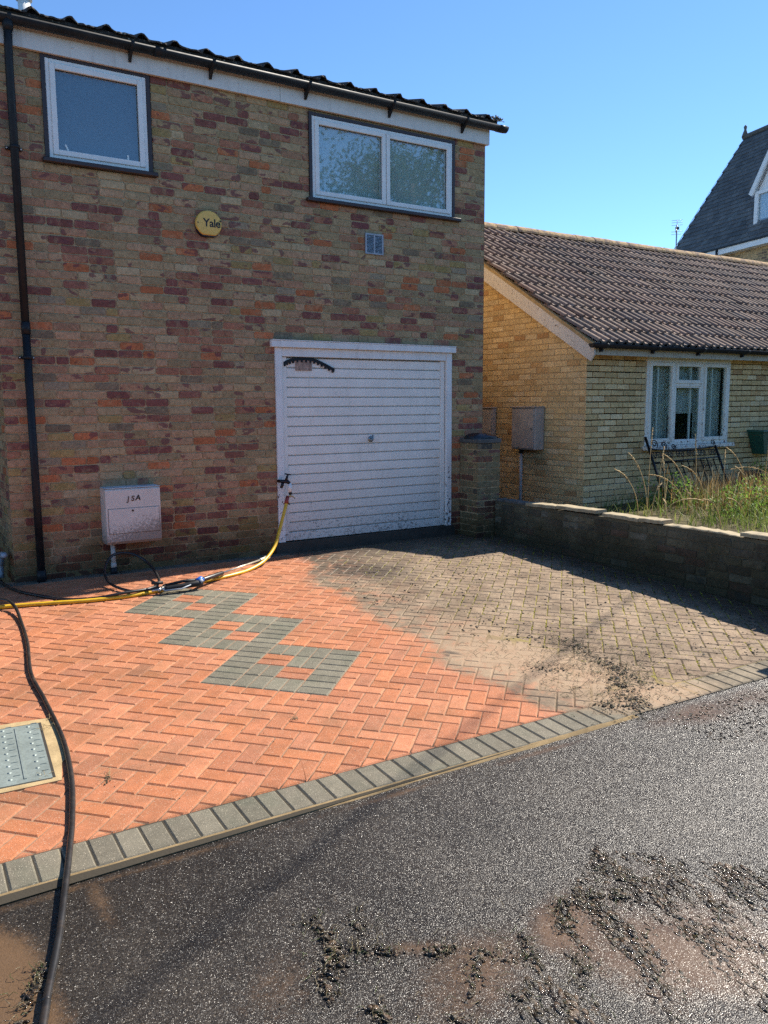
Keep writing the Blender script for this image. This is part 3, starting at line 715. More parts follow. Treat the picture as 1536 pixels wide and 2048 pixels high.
bk.build(lambda n: wallp if n.y < -0.5 else side_l, 300)
# sunlit flank, back and ceiling close the body; unseen flank brick is paled to bounce light onto the gable
m = MB(); m.quad((HX1, 0.0, -0.2), (HX1, 9, -0.2), (HX1, 9, HH+0.1), (HX1, 0.0, HH+0.1)); m.build('flank_core', MO, house, False)
bk2 = Bricks(BR, [(1, (0.56, 0.42, 0.25)), (1, (0.52, 0.36, 0.21))], 12); bk2.wall((HX1+0.008, 0.22, 0), (0, 1, 0), (1, 0, 0), lay(8.6, HH, [], rnd=rb))
bk2.build(lambda n: house, 0, 0.012, 'unseen_flank_brick')
m = MB(); m.quad((-6, 9, -0.2), (HX1, 9, -0.2), (HX1, 9, HH), (-6, 9, HH)); m.quad((-6, 2.6, -0.2), (HX0, 2.6, -0.2), (HX0, 2.6, HH), (-6, 2.6, HH)); m.quad((-6, 0.0, HH+0.09), (HX1, 0.0, HH+0.09), (HX1, 9, HH+0.09), (-6, 9, HH+0.09)); m.build('rear_shell', MO, house, False)
# fascia with joint and nail heads
m = MB(); m.box(-6, 3.742, -0.045, -0.008, 4.538, 4.745); m.box(3.747, 6.412, -0.046, -0.008, 4.536, 4.745); m.box(6.389, 6.412, -0.008, 0.6, 4.54, 4.745)
fas = m.build('fascia', FASC, house, False)
for x in [1.78, 2.62, 3.3, 3.62, 3.88, 4.6, 5.2, 5.75, 6.22]:
    m = MB(); m.tube([(x, -0.044, 4.615), (x, -0.049, 4.615)], 0.006, 8); m.build('nail', FASC, fas, False)
# gutter: half round, its joint sleeves, fascia brackets, outlet
def half_round(m, x0, x1, y, z, r, th=0.004, seg=12):
    vs = []; fs = []
    for k in range(seg+1):
        a = math.pi + math.pi*k/seg
        for rr in (r, r-th):
            for x in (x0, x1): vs.append((x, y + rr*math.cos(a), z + rr*math.sin(a)))
    for k in range(seg):
        a = k*4; b_ = a+4
        fs += [(a, a+1, b_+1, b_), (a+2, b_+2, b_+3, a+3), (a, b_, b_+2, a+2), (a+1, a+3, b_+3, b_+1)]
    fs += [(0, 2, 3, 1), (seg*4, seg*4+1, seg*4+3, seg*4+2)]
    m.add(vs, fs, smooth=True)
GY, GZ = -0.112, 4.735
m = MB(); half_round(m, -6, 6.60, GY, GZ, 0.058)
m.add([(6.60, GY + 0.058*math.cos(math.pi + math.pi*k/12), GZ + 0.058*math.sin(math.pi + math.pi*k/12)) for k in range(13)], [tuple(range(13))])
gut = m.build('gutter', BLK, house, False)
for x in [1.27, 2.27, 3.02, 4.02, 5.02, 6.0]:
    m = MB(); half_round(m, x-0.016, x+0.016, GY, GZ+0.001, 0.064, 0.008)
    m.add([(x-0.011, -0.046, 4.745), (x-0.011, -0.046, 4.60), (x-0.011, -0.062, 4.60), (x-0.011, -0.125, 4.672), (x+0.011, -0.046, 4.745), (x+0.011, -0.046, 4.60), (x+0.011, -0.062, 4.60), (x+0.011, -0.125, 4.672)],
          [(0,1,2,3), (7,6,5,4), (0,4,5,1), (1,5,6,2), (2,6,7,3)]); m.build('bracket', BLK, gut, False)
for x in [2.52, 6.52]:
    m = MB(); half_round(m, x-0.05, x+0.05, GY, GZ+0.001, 0.063, 0.006); m.build('joint_sleeve', BLK, gut, False)
PX = 1.262
m = MB(); m.tube([(PX, GY, 4.70), (PX, GY, 4.62)], [0.05, 0.038], 16); m.tube([(PX, GY, 4.625), (PX, -0.085, 4.50), (PX, -0.075, 4.4), (PX+0.003, -0.068, 2.25)], 0.034, 16)
m.tube([(PX+0.003, -0.068, 2.28), (PX+0.003, -0.068, 2.18)], 0.0385, 16); m.tube([(PX+0.003, -0.068, 2.2), (PX+0.008, -0.066, 0.02)], 0.034, 16); m.tube([(PX+0.008, -0.066, 0.10), (PX+0.008, -0.066, -0.01)], 0.040, 16)
dp = m.build('downpipe', BLK, house, False)
for z in (3.72, 1.98):
    m = MB(); m.tube([(PX+0.004, -0.07, z-0.013), (PX+0.004, -0.07, z+0.013)], 0.041, 16); m.box(PX-0.062, PX+0.070, -0.02, -0.002, z-0.012, z+0.012)
    cl = m.build('pipe_clip', BLK, dp, False)
    for s in (-0.052, 0.060):
        m = MB(); m.tube([(PX+s, -0.018, z), (PX+s, -0.025, z)], 0.006, 8); m.build('screw', WHITE, dp, False)
# eaves tiles, one bold roll each
def eave_tile(x, rnd):
    m = MB(); prof = []
    for k in range(15):
        t = k/14; a = -0.155 + 0.31*t; zz = 0.0
        d = abs(a + 0.085)/0.044
        if d < 1: zz = 0.040*math.cos(d*math.pi/2)**0.5
        prof.append((a, zz))
    pitch = math.tan(RAD(15)); n = len(prof); vs = []
    for (yy, dz) in [(-0.182, 0.0), (-0.182, -0.014), (0.26, 0.0)]:
        for a, zz in prof: vs.append((a + rnd.uniform(-.002, .002), yy + rnd.uniform(-.006, .006), zz + dz + (yy+0.165)*pitch + (rnd.uniform(-0.004, 0.004) if yy < 0 else 0)))
    fs = []
    for k in range(n-1): fs += [(k, k+1, 2*n+k+1, 2*n+k), (k, n+k, n+k+1, k+1)]
    m.add(vs, fs, smooth=False); return m
rt = random.Random(5); roofp = MB()
roofp.quad((-6, -0.06, 4.74), (6.44, -0.06, 4.74), (6.44, 4.5, 4.74+4.56*math.tan(RAD(15))), (-6, 4.5, 4.74+4.56*math.tan(RAD(15))))
roofp.quad((-6, 9.1, 4.70), (6.44, 9.1, 4.70), (6.44, 4.5, 5.96), (-6, 4.5, 5.96)); roofp.add([(6.43, -0.06, 4.74), (6.43, 9.1, 4.70), (6.43, 4.5, 5.96)], [(0, 1, 2)])
roofp.box(-6, 6.44, -0.15, -0.047, 4.748, 4.776); roofp.c = [(0.03, 0.027, 0.024, 1)]*len(roofp.v); roof = roofp.build('roof', TILE, house)
x = 6.36
while x > -0.6:
    mb = eave_tile(x, rt); mb.c = [(0.05, 0.042, 0.036, 1)]*len(mb.v)
    o = mb.build('eave_tile', TILE, roof); o.location = (x, 0, 4.784 + rt.uniform(-0.004, 0.004)); o.rotation_euler = (0, rt.uniform(-0.008, 0.008), rt.uniform(-0.01, 0.01)); x -= 0.302
x = 6.40
m = MB()   # broken mortar and moss tufts lodged on the tiles
for (cx, cy, cz, r) in [(6.44, -0.13, 4.805, 0.026), (6.49, -0.12, 4.812, 0.020), (6.40, -0.12, 4.812, 0.026)]:
    for k in range(7):
        p0 = Vector((cx + rt.uniform(-1, 1)*r*2, cy, cz + rt.uniform(-.4, .6)*r)); m.tube([p0, p0 + Vector((rt.uniform(-1, 1)*r*1.6, rt.uniform(-1, 0)*r, rt.uniform(0.1, 1.0)*r))], [r*0.5, r*0.15], 6, (0.12, 0.10, 0.07))
m.build('moss_tuft', TILE, roof)
m = MB(); m.tube([(1.60, 1.0, 4.9), (1.60, 1.0, 5.36)], 0.055, 14); m.tube([(1.60, 1.0, 5.36), (1.60, 1.0, 5.50)], 0.075, 14); m.tube([(1.60, 1.0, 5.50), (1.60, 1.0, 5.55)], [0.09, 0.05], 14); m.build('vent_pipe', WHITE, house, False)

# windows of the house
def upvc(name, x0, x1, z0, z1, mull, blindmat, sill, marks=None):
    w = empty(name, ((x0+x1)/2, 0, z0)); w.parent = house
    inv = Matrix.Translation(w.location).inverted()
    def part(nm, mb, mat):
        mb.v = [tuple(inv @ Vector(q)) for q in mb.v]; return mb.build(nm, mat, w, False)
    so_ = 0.034
    m = MB(); m.box(x0-so_, x0-0.001, -0.014, 0.09, z0-0.01, z1+so_); m.box(x1+0.001, x1+so_, -0.014, 0.09, z0-0.01, z1+so_); m.box(x0-0.001, x1+0.001, -0.013, 0.09, z1+0.001, z1+so_-0.002); part('wooden_surround', m, DKW)
    m = MB(); m.box(sill[0], sill[1], -0.055, 0.05, sill[2], sill[2]+0.038, bev=0.006); part('sill', m, DKW)
    t = 0.062
    def ring(m, a0, a1, b0, b1, t, y0, y1):
        m.box(a0, a0+t, y0, y1, b0, b1, bev=0.004); m.box(a1-t, a1, y0, y1, b0, b1, bev=0.004); m.box(a0+t+.0005, a1-t-.0005, y0+.0008, y1, b0, b0+t, bev=0.004); m.box(a0+t+.0005, a1-t-.0005, y0+.0008, y1, b1-t, b1, bev=0.004)
    m = MB(); ring(m, x0, x1, z0, z1, 0.036, -0.008, 0.06); part('outer_frame', m, WHITE)
    lights = [(x0+0.034, mull-0.004), (mull+0.004, x1-0.034)] if mull else [(x0+0.034, x1-0.034)]
    for a0, a1 in lights:
        m = MB(); ring(m, a0, a1, z0+0.034, z1-0.034, 0.046, -0.020, 0.045); part('sash', m, WHITE)
        m = MB(); m.box(a0+0.046, a1-0.046, 0.012, 0.016, z0+0.08, z1-0.08); part('pane', m, GLASS if mull else GLASS1)
        g = MB(); q = 0.006
        for (p0, p1, r0, r1) in [(a0+0.044, a0+0.044+q, z0+0.078, z1-0.078), (a1-0.044-q, a1-0.044, z0+0.078, z1-0.078), (a0+.05, a1-.05, z0+0.078, z0+0.078+q), (a0+.05, a1-.05, z1-0.078-q, z1-0.078)]: g.box(p0, p1, 0.004, 0.0118, r0, r1)
        part('gasket', g, BLK)
        m = MB(); nn = 24; vs = []; fs = []
        for i in range(nn+1):
            xx = a0+0.03 + (a1-a0-0.06)*i/nn; yy = 0.050 + 0.003*math.sin(i*1.7)
            vs += [(xx, yy, z0+0.05), (xx, yy, z1-0.05)]
        for i in range(nn): fs.append((2*i, 2*i+2, 2*i+3, 2*i+1))
        m.add(vs, fs, smooth=True); part('blind', m, blindmat)
    if marks:
        for (mx, mz, ang) in marks:
            m = MB(); dx, dz = math.sin(ang)*0.028, math.cos(ang)*0.028; ex, ez = math.cos(ang)*0.008, -math.sin(ang)*0.008
            m.quad((mx-dx-ex, 0.0105, mz-dz-ez), (mx-dx+ex, 0.0105, mz-dz+ez), (mx+dx+ex, 0.0105, mz+dz+ez), (mx+dx-ex, 0.0105, mz+dz-ez)); part('tape_strip', m, WHITE)
    return w
BL1 = m_plain('blue_grey_blind', (0.085, 0.115, 0.14), 0.9, 0, 0.12, 3, 0.02); BL2 = m_plain('pale_blind', (0.54, 0.55, 0.49), 0.9, 0, 0.12, 2, 0.02)
upvc('window', 1.553, 2.418, 3.69, 4.512, None, BL1, (1.492, 2.49, 3.650), [(1.705, 3.80, -0.45), (2.235, 3.79, 0.0)])
upvc('window', 4.108, 5.902, 3.672, 4.482, 5.005, BL2, (4.035, 6.005, 3.632))
# louvre vent
v = empty('air_vent', (4.85, 0, 3.28)); v.parent = house
m = MB(); x0, x1, z0, z1 = -0.114, 0.114, -0.108, 0.108
m.box(x0, x1, -0.004, 0.02, z0, z1); m.build('vent_back', m_plain('vent_shadow_plastic', (0.10, 0.11, 0.12), 0.6), v, False)
m = MB(); m.box(x0, x0+0.018, -0.016, -0.004, z0, z1); m.box(x1-0.018, x1, -0.016, -0.004, z0, z1); m.box(x0+.018, x1-.018, -0.0155, -0.004, z0, z0+0.016); m.box(x0+.018, x1-.018, -0.0155, -0.004, z1-0.016, z1); m.box(-0.008, 0.008, -0.0155, -0.004, z0+.016, z1-.016)
m.build('vent_frame', GREYP, v, False)
for k in range(13):
    zz = z0 + 0.022 + k*0.0142
    for a, c in ((x0+.018, -0.008), (0.008, x1-.018)):
        m = MB(); m.add([(a, -0.014, zz), (c, -0.014, zz), (c, -0.005, zz+0.010), (a, -0.005, zz+0.010)], [(0, 1, 2, 3)]); m.build('louvre', GREYP, v, False)
# garage door: timber frame, head board, ribbed panels, handle, worn number board
gd = empty('garage_door', (4.77, 0, 0.1)); gd.parent = house
def gpart(nm, mb, mat, par=None):
    mb.v = [(q[0]-4.77, q[1], q[2]-0.1) for q in mb.v]; return mb.build(nm, mat, par or gd, False)
m = MB(); m.box(3.640, 3.715, -0.018, 0.10, 0.112, 2.145, bev=0.003); gpart('jamb', m, FRAME)
m = MB(); m.box(5.828, 5.905, -0.018, 0.10, 0.112, 2.145, bev=0.003); gpart('jamb', m, FRAME)
m = MB(); m.box(3.716, 5.827, -0.010, 0.10, 2.055, 2.144, bev=0.003); gpart('head_rail', m, FRAME)
m = MB(); m.box(3.590, 5.942, -0.050, 0.02, 2.146, 2.214, bev=0.004); m.box(3.59, 5.942, -0.056, -0.02, 2.2145, 2.222); gpart('head_board', m, FRAME)
dx0, dx1, dz0, dz1 = 3.722, 5.818, 0.118, 2.050
m = MB(); m.box(dx0, dx0+0.055, 0.012, 0.05, dz0, dz1, bev=0.003); gpart('door_stile', m, DOOR)
m = MB(); m.box(dx1-0.055, dx1, 0.012, 0.05, dz0, dz1, bev=0.003); gpart('door_stile', m, DOOR)
m = MB(); m.box(dx0+.056, dx1-.056, 0.011, 0.05, dz0, dz0+0.088, bev=0.003); gpart('bottom_rail', m, DOOR)
NP = 18; ph = (dz1 - dz0 - 0.10)/NP
for k in range(NP):
    za = dz0 + 0.092 + k*ph; zb = za + ph
    m = MB(); a, c = dx0+0.057, dx1-0.057; g = 0.012
    jj = [random.uniform(-.0008, .0008) for _ in range(2)]
    vs = []
    for x, j_ in ((a, jj[0]), (c, jj[1])): vs += [(x, 0.0365, za+0.0045), (x, 0.034, za+g*0.8), (x, 0.022+j_, za+g), (x, 0.020+j_, zb-g*0.5), (x, 0.0365, zb-0.002)]
    m.add(vs, [(i, i+5, i+6, i+1) for i in range(4)]); gpart('door_panel', m, DOOR)
m = MB(); m.box(dx0+.04, dx1-.04, 0.037, 0.048, dz0, dz1); gpart('door_back', m, m_plain('groove_dark', (0.34, 0.31, 0.26), 0.8))  # grooves between the panels coloured darker
m = MB(); m.box(3.60, 5.95, -0.03, 0.12, -0.05, 0.108); gpart('threshold', m, SHADEC)
hz, hx = 1.175, 4.80
m = MB(); m.tube([(hx, 0.02, hz), (hx, 0.012, hz)], 0.034, 14); m.tube([(hx, 0.014, hz), (hx, -0.022, hz)], 0.012, 10); m.tube([(hx+0.004, -0.024, hz+0.045), (hx-0.002, -0.030, hz), (hx-0.022, -0.026, hz-0.012), (hx-0.03, -0.02, hz-0.008)], [0.008, 0.014, 0.012, 0.006], 10)
gpart('handle', m, m_plain('worn_metal', (0.28, 0.31, 0.31), 0.35, 0.8))
# rusty worn number plate under a black notched hood strip
m = MB(); m.box(3.885, 4.075, 0.010, 0.019, 1.915, 2.03); gpart('rusty_plate', m, m_plain('rust_patch', (0.36, 0.24, 0.18), 0.8, 0, 0.6, 30, 0.3, 0.8, (0.16, 0.06, 0.03)))
arc = [(3.745, 1.985), (3.80, 2.010), (3.88, 2.030), (3.98, 2.036), (4.08, 2.030), (4.17, 2.003), (4.26, 1.965), (4.345, 1.925)]
ap = spline([(a, 0.003, z) for a, z in arc], 4); m = MB()
vs = []; fs = []
for q in ap: vs += [(q.x, 0.006, q.z-0.016), (q.x, 0.006, q.z+0.016), (q.x, 0.018, q.z+0.016), (q.x, 0.018, q.z-0.016)]
for i in range(len(ap)-1):
    for k in range(4): fs.append((i*4+k, i*4+(k+1) % 4, i*4+4+(k+1) % 4, i*4+4+k))
fs += [(3, 2, 1, 0), tuple(len(vs)-4+k for k in range(4))]
m.add(vs, fs); strip = gpart('notched_strip', m, BLK)
for q in ap[1::2]:
    m = MB(); m.box(q.x-0.010, q.x+0.010, 0.004, 0.018, q.z-0.036, q.z-0.014); gpart('tooth', m, BLK)
# ---- black bag etc later; grey waste pipe in the recess
wp = MB(); wp.tube(spline([(0.985, 0.30, 0.0), (0.985, 0.30, 0.16), (0.985, 0.27, 0.22), (0.99, 0.10, 0.235), (0.99, 0.06, 0.25)], 4), 0.026, 10); wp.tube([(0.985, 0.30, 0.12), (0.985, 0.30, 0.19)], 0.034, 10)
wp.build('waste_pipe', GREYP, house, False)

# ------------------------------------------------------------------ boundary wall with pier
bw = empty('boundary_wall', (6.4, -2.5, 0)); tag(bw, 'low mossy dark brick boundary wall with broken pale coping and brick pier', 'wall')
WX = 6.285; WY0, WY1 = -0.37, -4.62; WT = 0.42
def bpart(nm, mb, mat, par=None, attr=False):
    mb.v = [(q[0]-6.4, q[1]+2.5, q[2]) for q in mb.v]; return mb.build(nm, mat, par or bw, attr)
m = MB(); m.box(WX+0.007, WX+0.115, WY1, WY0, -0.35, WT-0.008); core = bpart('wall_core', m, MOD)
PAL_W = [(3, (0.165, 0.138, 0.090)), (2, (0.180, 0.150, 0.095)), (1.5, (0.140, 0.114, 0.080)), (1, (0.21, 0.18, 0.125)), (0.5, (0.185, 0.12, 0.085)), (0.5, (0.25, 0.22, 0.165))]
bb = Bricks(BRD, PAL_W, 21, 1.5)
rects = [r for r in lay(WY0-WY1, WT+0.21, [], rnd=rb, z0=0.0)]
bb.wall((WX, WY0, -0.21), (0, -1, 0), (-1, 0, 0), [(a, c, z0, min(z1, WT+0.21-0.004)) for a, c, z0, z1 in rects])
PX0, PX1, PY0, PH = 6.035, 6.372, -0.352, 1.115
def pier_core(y0, y1, x0, x1, zt):
    m = MB(); m.box(x0+.007, x1-.007, y0+.007, y1-.004, -0.3, zt-0.004); return bpart('pier', m, MO)
pc = pier_core(PY0, -0.004, PX0, PX1, PH)
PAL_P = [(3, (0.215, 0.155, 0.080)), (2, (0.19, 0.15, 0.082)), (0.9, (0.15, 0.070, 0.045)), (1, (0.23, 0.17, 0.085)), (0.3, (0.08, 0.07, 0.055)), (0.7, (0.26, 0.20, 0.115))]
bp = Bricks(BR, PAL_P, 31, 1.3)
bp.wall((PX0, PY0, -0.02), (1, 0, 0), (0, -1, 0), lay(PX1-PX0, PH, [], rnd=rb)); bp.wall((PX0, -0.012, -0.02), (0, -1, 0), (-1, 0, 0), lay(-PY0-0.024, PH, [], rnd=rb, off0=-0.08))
bp.wall((PX1, PY0+0.012, -0.02), (0, 1, 0), (1, 0, 0), lay(-PY0-0.03, PH, [], rnd=rb))
m = MB(); m.box(PX0-0.008, PX1+0.012, PY0-0.012, -0.003, PH-0.018, PH+0.034, bev=0.008); bpart('pier_cap', m, DCONC)
# end pier towards the street, beside the frame
e0, e1 = -4.95, -4.615; m = MB(); m.box(PX0+.10, PX1+.10, e0, e1, -0.4, 1.02); ep = bpart('pier', m, MO)
bp.wall((PX0+.10, e0-.004, -0.22), (1, 0, 0), (0, -1, 0), lay(PX1-PX0, 1.24, [], rnd=rb)); bp.wall((PX0+.096, e1, -0.22), (0, -1, 0), (-1, 0, 0), lay(e1-e0, 1.24, [], rnd=rb))
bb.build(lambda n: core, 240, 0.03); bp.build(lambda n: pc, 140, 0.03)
m = MB(); m.box(PX0+.085, PX1+.115, e0-.012, e1+.012, 1.022, 1.075, bev=0.008); bpart('pier_cap', m, DCONC)
# coping: real lengths, some lost
rc = random.Random(9)
for (ya, yb, dz, tilt) in [(-0.40, -0.92, -0.012, 0.0), (-0.925, -1.40, 0.0, 0.01), (-1.42, -1.98, 0.014, 0.004), (-2.06, -2.52, 0.0, -0.006), (-2.53, -2.80, 0.006, 0.004), (-2.80, -3.28, -0.026, 0.01), (-3.29, -3.62, -0.030, -0.012), (-3.62, -4.10, 0.006, 0.006), (-4.11, -4.60, 0.006, 0.0)]:
    lo = dz < -0.02 or ya > -0.6
    m = MB(); nn = 9; vs = []; fs = []
    th = 0.020 if lo else 0.034
    for i in range(nn+1):
        y = ya + (yb-ya)*i/nn; j = lambda s: rc.uniform(-s, s)
        z0 = WT - 0.006; z1 = WT + 0.034 + dz + tilt*(i/nn-0.5) + j(0.003 if not lo else 0.006); xo = WX - (0.022 if not lo else -0.004) + j(0.006)
        vs += [(xo, y, z0 if lo else z1-th), (xo + j(.002), y, z1-0.006), (xo+0.008, y, z1), (WX+0.135, y, z1 + j(.002)), (WX+0.14, y, z1-th)]
    for i in range(nn):
        for k in range(5): fs.append((i*5+k, i*5+(k+1) % 5, i*5+5+(k+1) % 5, i*5+5+k))
    fs += [(4, 3, 2, 1, 0), tuple(nn*5+k for k in range(5))]
    m.add(vs, fs); bpart('coping_stone', m, DCONC if ya > -1.3 and lo else CONC)

# ------------------------------------------------------------------ bungalow
bun = empty('bungalow', (9.0, -0.5, 0)); tag(bun, 'low yellow brick bungalow with ribbed brown tile roof and peeling window', 'house')
def bn(nm, mb, mat, par=None, attr=False):
    mb.v = [(q[0]-9.0, q[1]+0.5, q[2]) for q in mb.v]; return mb.build(nm, mat, par or bun, attr)
BX, BY, BE = 7.62, -0.5, 2.165
RP = 0.59; EY, EZ = -0.735, 2.275; RY = 2.72; RZ = EZ + RP*(RY-EY)
BW = (8.715, 10.465, 0.985, 2.155)
fw = backing('front_wall', (BX, BY, 0), (1, 0, 0), (0, -1, 0), 12.0, EZ, [(BW[0]-BX, BW[1]-BX, BW[2], BW[3])], MOY, bun, 0.22, 0.0028)
fw.matrix_local = bun.matrix_world.inverted() @ Matrix.Translation((-0.0, 0, 0))
bpy.context.view_layer.update()
gw = MB()
gx = BX + 0.004
gw.add([(gx, BY+.004, -0.3), (gx, 6.0, -0.3), (gx, 6.0, 2.2), (gx, RY, RZ-0.04), (gx, BY+.004, 2.3)], [(0, 1, 2, 3, 4)]); gwo = gw.build('gable_wall', MOY, bun, False); gwo.matrix_local = bun.matrix_world.inverted()
PAL_Y = [(5, (0.660, 0.465, 0.225)), (3, (0.680, 0.495, 0.255)), (2.5, (0.615, 0.425, 0.195)), (0.9, (0.55, 0.35, 0.155)), (0.5, (0.48, 0.28, 0.125)), (1.2, (0.69, 0.52, 0.29))]
by = Bricks(BRY, PAL_Y, 41, 0.6)
by.wall((BX, BY, 0), (1, 0, 0), (0, -1, 0), lay(5.2, EZ-0.03, [(BW[0]-BX, BW[1]-BX, BW[2]-0.03, BW[3])], rnd=rb, hdr=0.02, jit=0.0015))
by.wall((BX, BY+0.011, 0), (0, 1, 0), (-1, 0, 0), lay(5.0, RZ, [], rnd=rb, hdr=0.02, jit=0.0015, cond=lambda a, z: z < EZ + RP*(BY+a-EY) - 0.14 and a < 3.2))
bpy.context.view_layer.update()
by.build(lambda n: fw if n.y < -0.5 else gwo, 300, 0.02)
# roof: battened sheet under individually laid double-roll tiles
rs = MB(); rs.quad((7.50, EY, EZ-0.035), (21, EY, EZ-0.035), (21, RY, RZ-0.035), (7.50, RY, RZ-0.035)); rs.quad((7.50, RY, RZ-0.03), (21, RY, RZ-0.03), (21, 2*RY-EY, EZ-0.03), (7.50, 2*RY-EY, EZ-0.03)); broof = bn('roof', rs, TILE)
GA = 0.335; TW = 0.30; sl = math.sqrt(1+RP*RP); SLEN = (RY-EY)*sl; nrow = int(SLEN/GA)+1
def rtile(rnd):
    n = 17; prof = []
    for k in range(n):
        a = -TW/2 + TW*k/(n-1); ph = ((a + TW/2) / (TW/2)) % 1.0
        zz = 0.034*max(0.0, math.sin(math.pi*min(1, ph/0.56)))**0.9 if ph < 0.56 else 0.0
        prof.append((a, zz))
    vs = []; L = GA + 0.07
    for (b_, dz, sh) in [(0, 0.036, 0), (0, 0.004, 0), (L, 0.002, 0)]:
        for a, zz in prof: vs.append((a, b_ + (rnd.uniform(-.003, .003) if b_ == 0 else 0), zz + dz))
    fs = []
    for k in range(n-1): fs += [(k, k+1, 2*n+k+1, 2*n+k), (k, n+k, n+k+1, k+1)]
    return vs, fs
rr = random.Random(77); tmesh = []
for q in range(6):
    vs, fs = rtile(rr); me = bpy.data.meshes.new('roof_tile'); me.from_pydata(vs, [], fs)
    me.polygons.foreach_set('use_smooth', [True]*len(fs)); me.set_sharp_from_angle(angle=RAD(50)); me.materials.append(TILE); tmesh.append((me, vs, fs))
ux = Vector((1, 0, 0)); us = Vector((0, 1, RP)).normalized(); un = ux.cross(us)
tl = []
for r in range(nrow):
    for c in range(34):
        x = 7.50 + TW/2 + c*TW; P = Vector((x, EY-0.03, EZ)) + us*(r*GA) + un*(-0.012)
        if r*GA > SLEN - 0.1: continue
        k = rr.uniform(0.8, 1.2); base = rr.choice([(0.19, 0.125, 0.092), (0.21, 0.135, 0.098), (0.165, 0.115, 0.09), (0.235, 0.16, 0.115)])
        tl.append((proj_area(P + us*0.15, un, TW*GA), P, tuple(x_*k for x_ in base), rr.randrange(6), rr.gauss(0, 0.006), rr.gauss(0, 0.004)))
tl.sort(key=lambda q: -q[0]); trest = MB(); tb = bun.matrix_world.inverted()
for i, (ar, P, c, q, rz, lift) in enumerate(tl):
    Mx = Matrix(((ux.x, us.x, un.x, P.x), (ux.y, us.y, un.y, P.y), (ux.z, us.z, un.z, P.z), (0, 0, 0, 1))) @ Matrix.Rotation(rz, 4, 'Z') @ Matrix.Translation((0, 0, lift))
    if i < 300 and ar > 0:
        o = link('roof_tile', tmesh[q][0], broof); o.matrix_local = tb @ Mx; o.color = (*c, 1)
    else: trest.add([Mx @ Vector(v_) for v_ in tmesh[q][1]], tmesh[q][2], c, True)
tag(bn('roof_tiles', trest, TILE, broof, True), kind='stuff')
x = 7.46
while x < 20:
    L = 0.43; m = MB(); vs = []; fs = []; n = 10; j = rr.uniform(-0.006, 0.006)
    for xx in (x, x+L):
        for rr_ in (0.115, 0.095):
            for k in range(n+1):
                a = math.pi*k/n; vs.append((xx, RY + rr_*1.15*math.cos(a), RZ - 0.010 + j + rr_*math.sin(a)*0.95 + rr.uniform(-.003, .003)))
    N_ = n+1
    for k in range(n): fs += [(k, k+1, 2*N_+k+1, 2*N_+k), (N_+k, 3*N_+k, 3*N_+k+1, N_+k+1), (k, N_+k, N_+k+1, k+1), (2*N_+k, 2*N_+k+1, 3*N_+k+1, 3*N_+k)]
    m.add(vs, fs, smooth=False); bn('ridge_tile', m, RIDGE, broof); x += L + 0.008
# mortar bedding at the verge, bargeboard, fascia, soffit
m = MB(); n = 26; vs = []; fs = []
for i in range(n+1):
    y = EY - 0.02 + (RY-EY+0.02)*i/n; z = EZ + RP*(y-EY); k = rr.uniform(-0.006, 0.006)
    vs += [(7.497+k, y, z-0.062), (7.492+k, y, z-0.012), (7.53, y, z-0.004), (7.53, y, z-0.06)]
for i in range(n):
    for k in range(4): fs.append((i*4+k, i*4+(k+1) % 4, i*4+4+(k+1) % 4, i*4+4+k))
m.add(vs, fs); bn('verge_mortar', m, SANDC)
m = MB(); y0, y1 = EY+0.01, RY
def bz(y): return EZ + RP*(y-EY) - 0.064
m.add([(7.502, y0, bz(y0)-0.085), (7.502, y0+0.06, bz(y0)-0.155), (7.502, y1, bz(y1)-0.20), (7.502, y1, bz(y1)), (7.502, y0, bz(y0)),
       (7.526, y0, bz(y0)-0.085), (7.526, y0+0.06, bz(y0)-0.155), (7.526, y1, bz(y1)-0.20), (7.526, y1, bz(y1)), (7.526, y0, bz(y0))],
      [(4,3,2,1,0), (5,6,7,8,9), (0,1,6,5), (1,2,7,6), (3,4,9,8), (4,0,5,9)]); bn('bargeboard', m, BARGE)
m = MB(); m.box(7.527, 20, EY+0.035, EY+0.06, 2.135, 2.262); m.box(7.527, 20, EY+0.061, BY-0.001, 2.170, 2.182); m.box(7.526, 7.62, BY, 6.0, -0.0, 0.0); bn('fascia', m, GFASC)
m = MB(); m.quad((7.527, EY+0.06, 2.2), (7.618, EY+0.06, 2.2), (7.618, RY, RZ-0.15), (7.527, RY, RZ-0.15)); bn('verge_soffit', m, BARGE)
GGY, GGZ = EY-0.045, 2.262
m = MB(); half_round(m, 7.40, 20, GGY, GGZ, 0.052); m.add([(7.40, GGY + 0.052*math.cos(math.pi+math.pi*k/12), GGZ + 0.052*math.sin(math.pi+math.pi*k/12)) for k in range(13)], [tuple(range(13))]); bg_ = bn('gutter', m, BLK)
for x in (7.62, 8.55, 9.45, 10.4, 11.3):
    m = MB(); half_round(m, x-0.03, x+0.03, GGY, GGZ+0.001, 0.059, 0.008); m.box(x-0.012, x+0.012, GGY+0.03, EY+0.034, GGZ-0.09, GGZ-0.01); bn('bracket', m, BLK, bg_)
# body behind the walls
m = MB(); m.quad((7.7, 6.0, -0.3), (20, 6.0, -0.3), (20, 6.0, 2.3), (7.7, 6.0, 2.3)); m.quad((19.6, BY, -0.3), (19.6, 6, -0.3), (19.6, 6, 2.3), (19.6, BY, 2.3)); m.quad((7.63, BY+.3, 2.26), (20, BY+.3, 2.26), (20, 6, 2.26), (7.63, 6, 2.26)); bn('rear_shell', m, MOY)
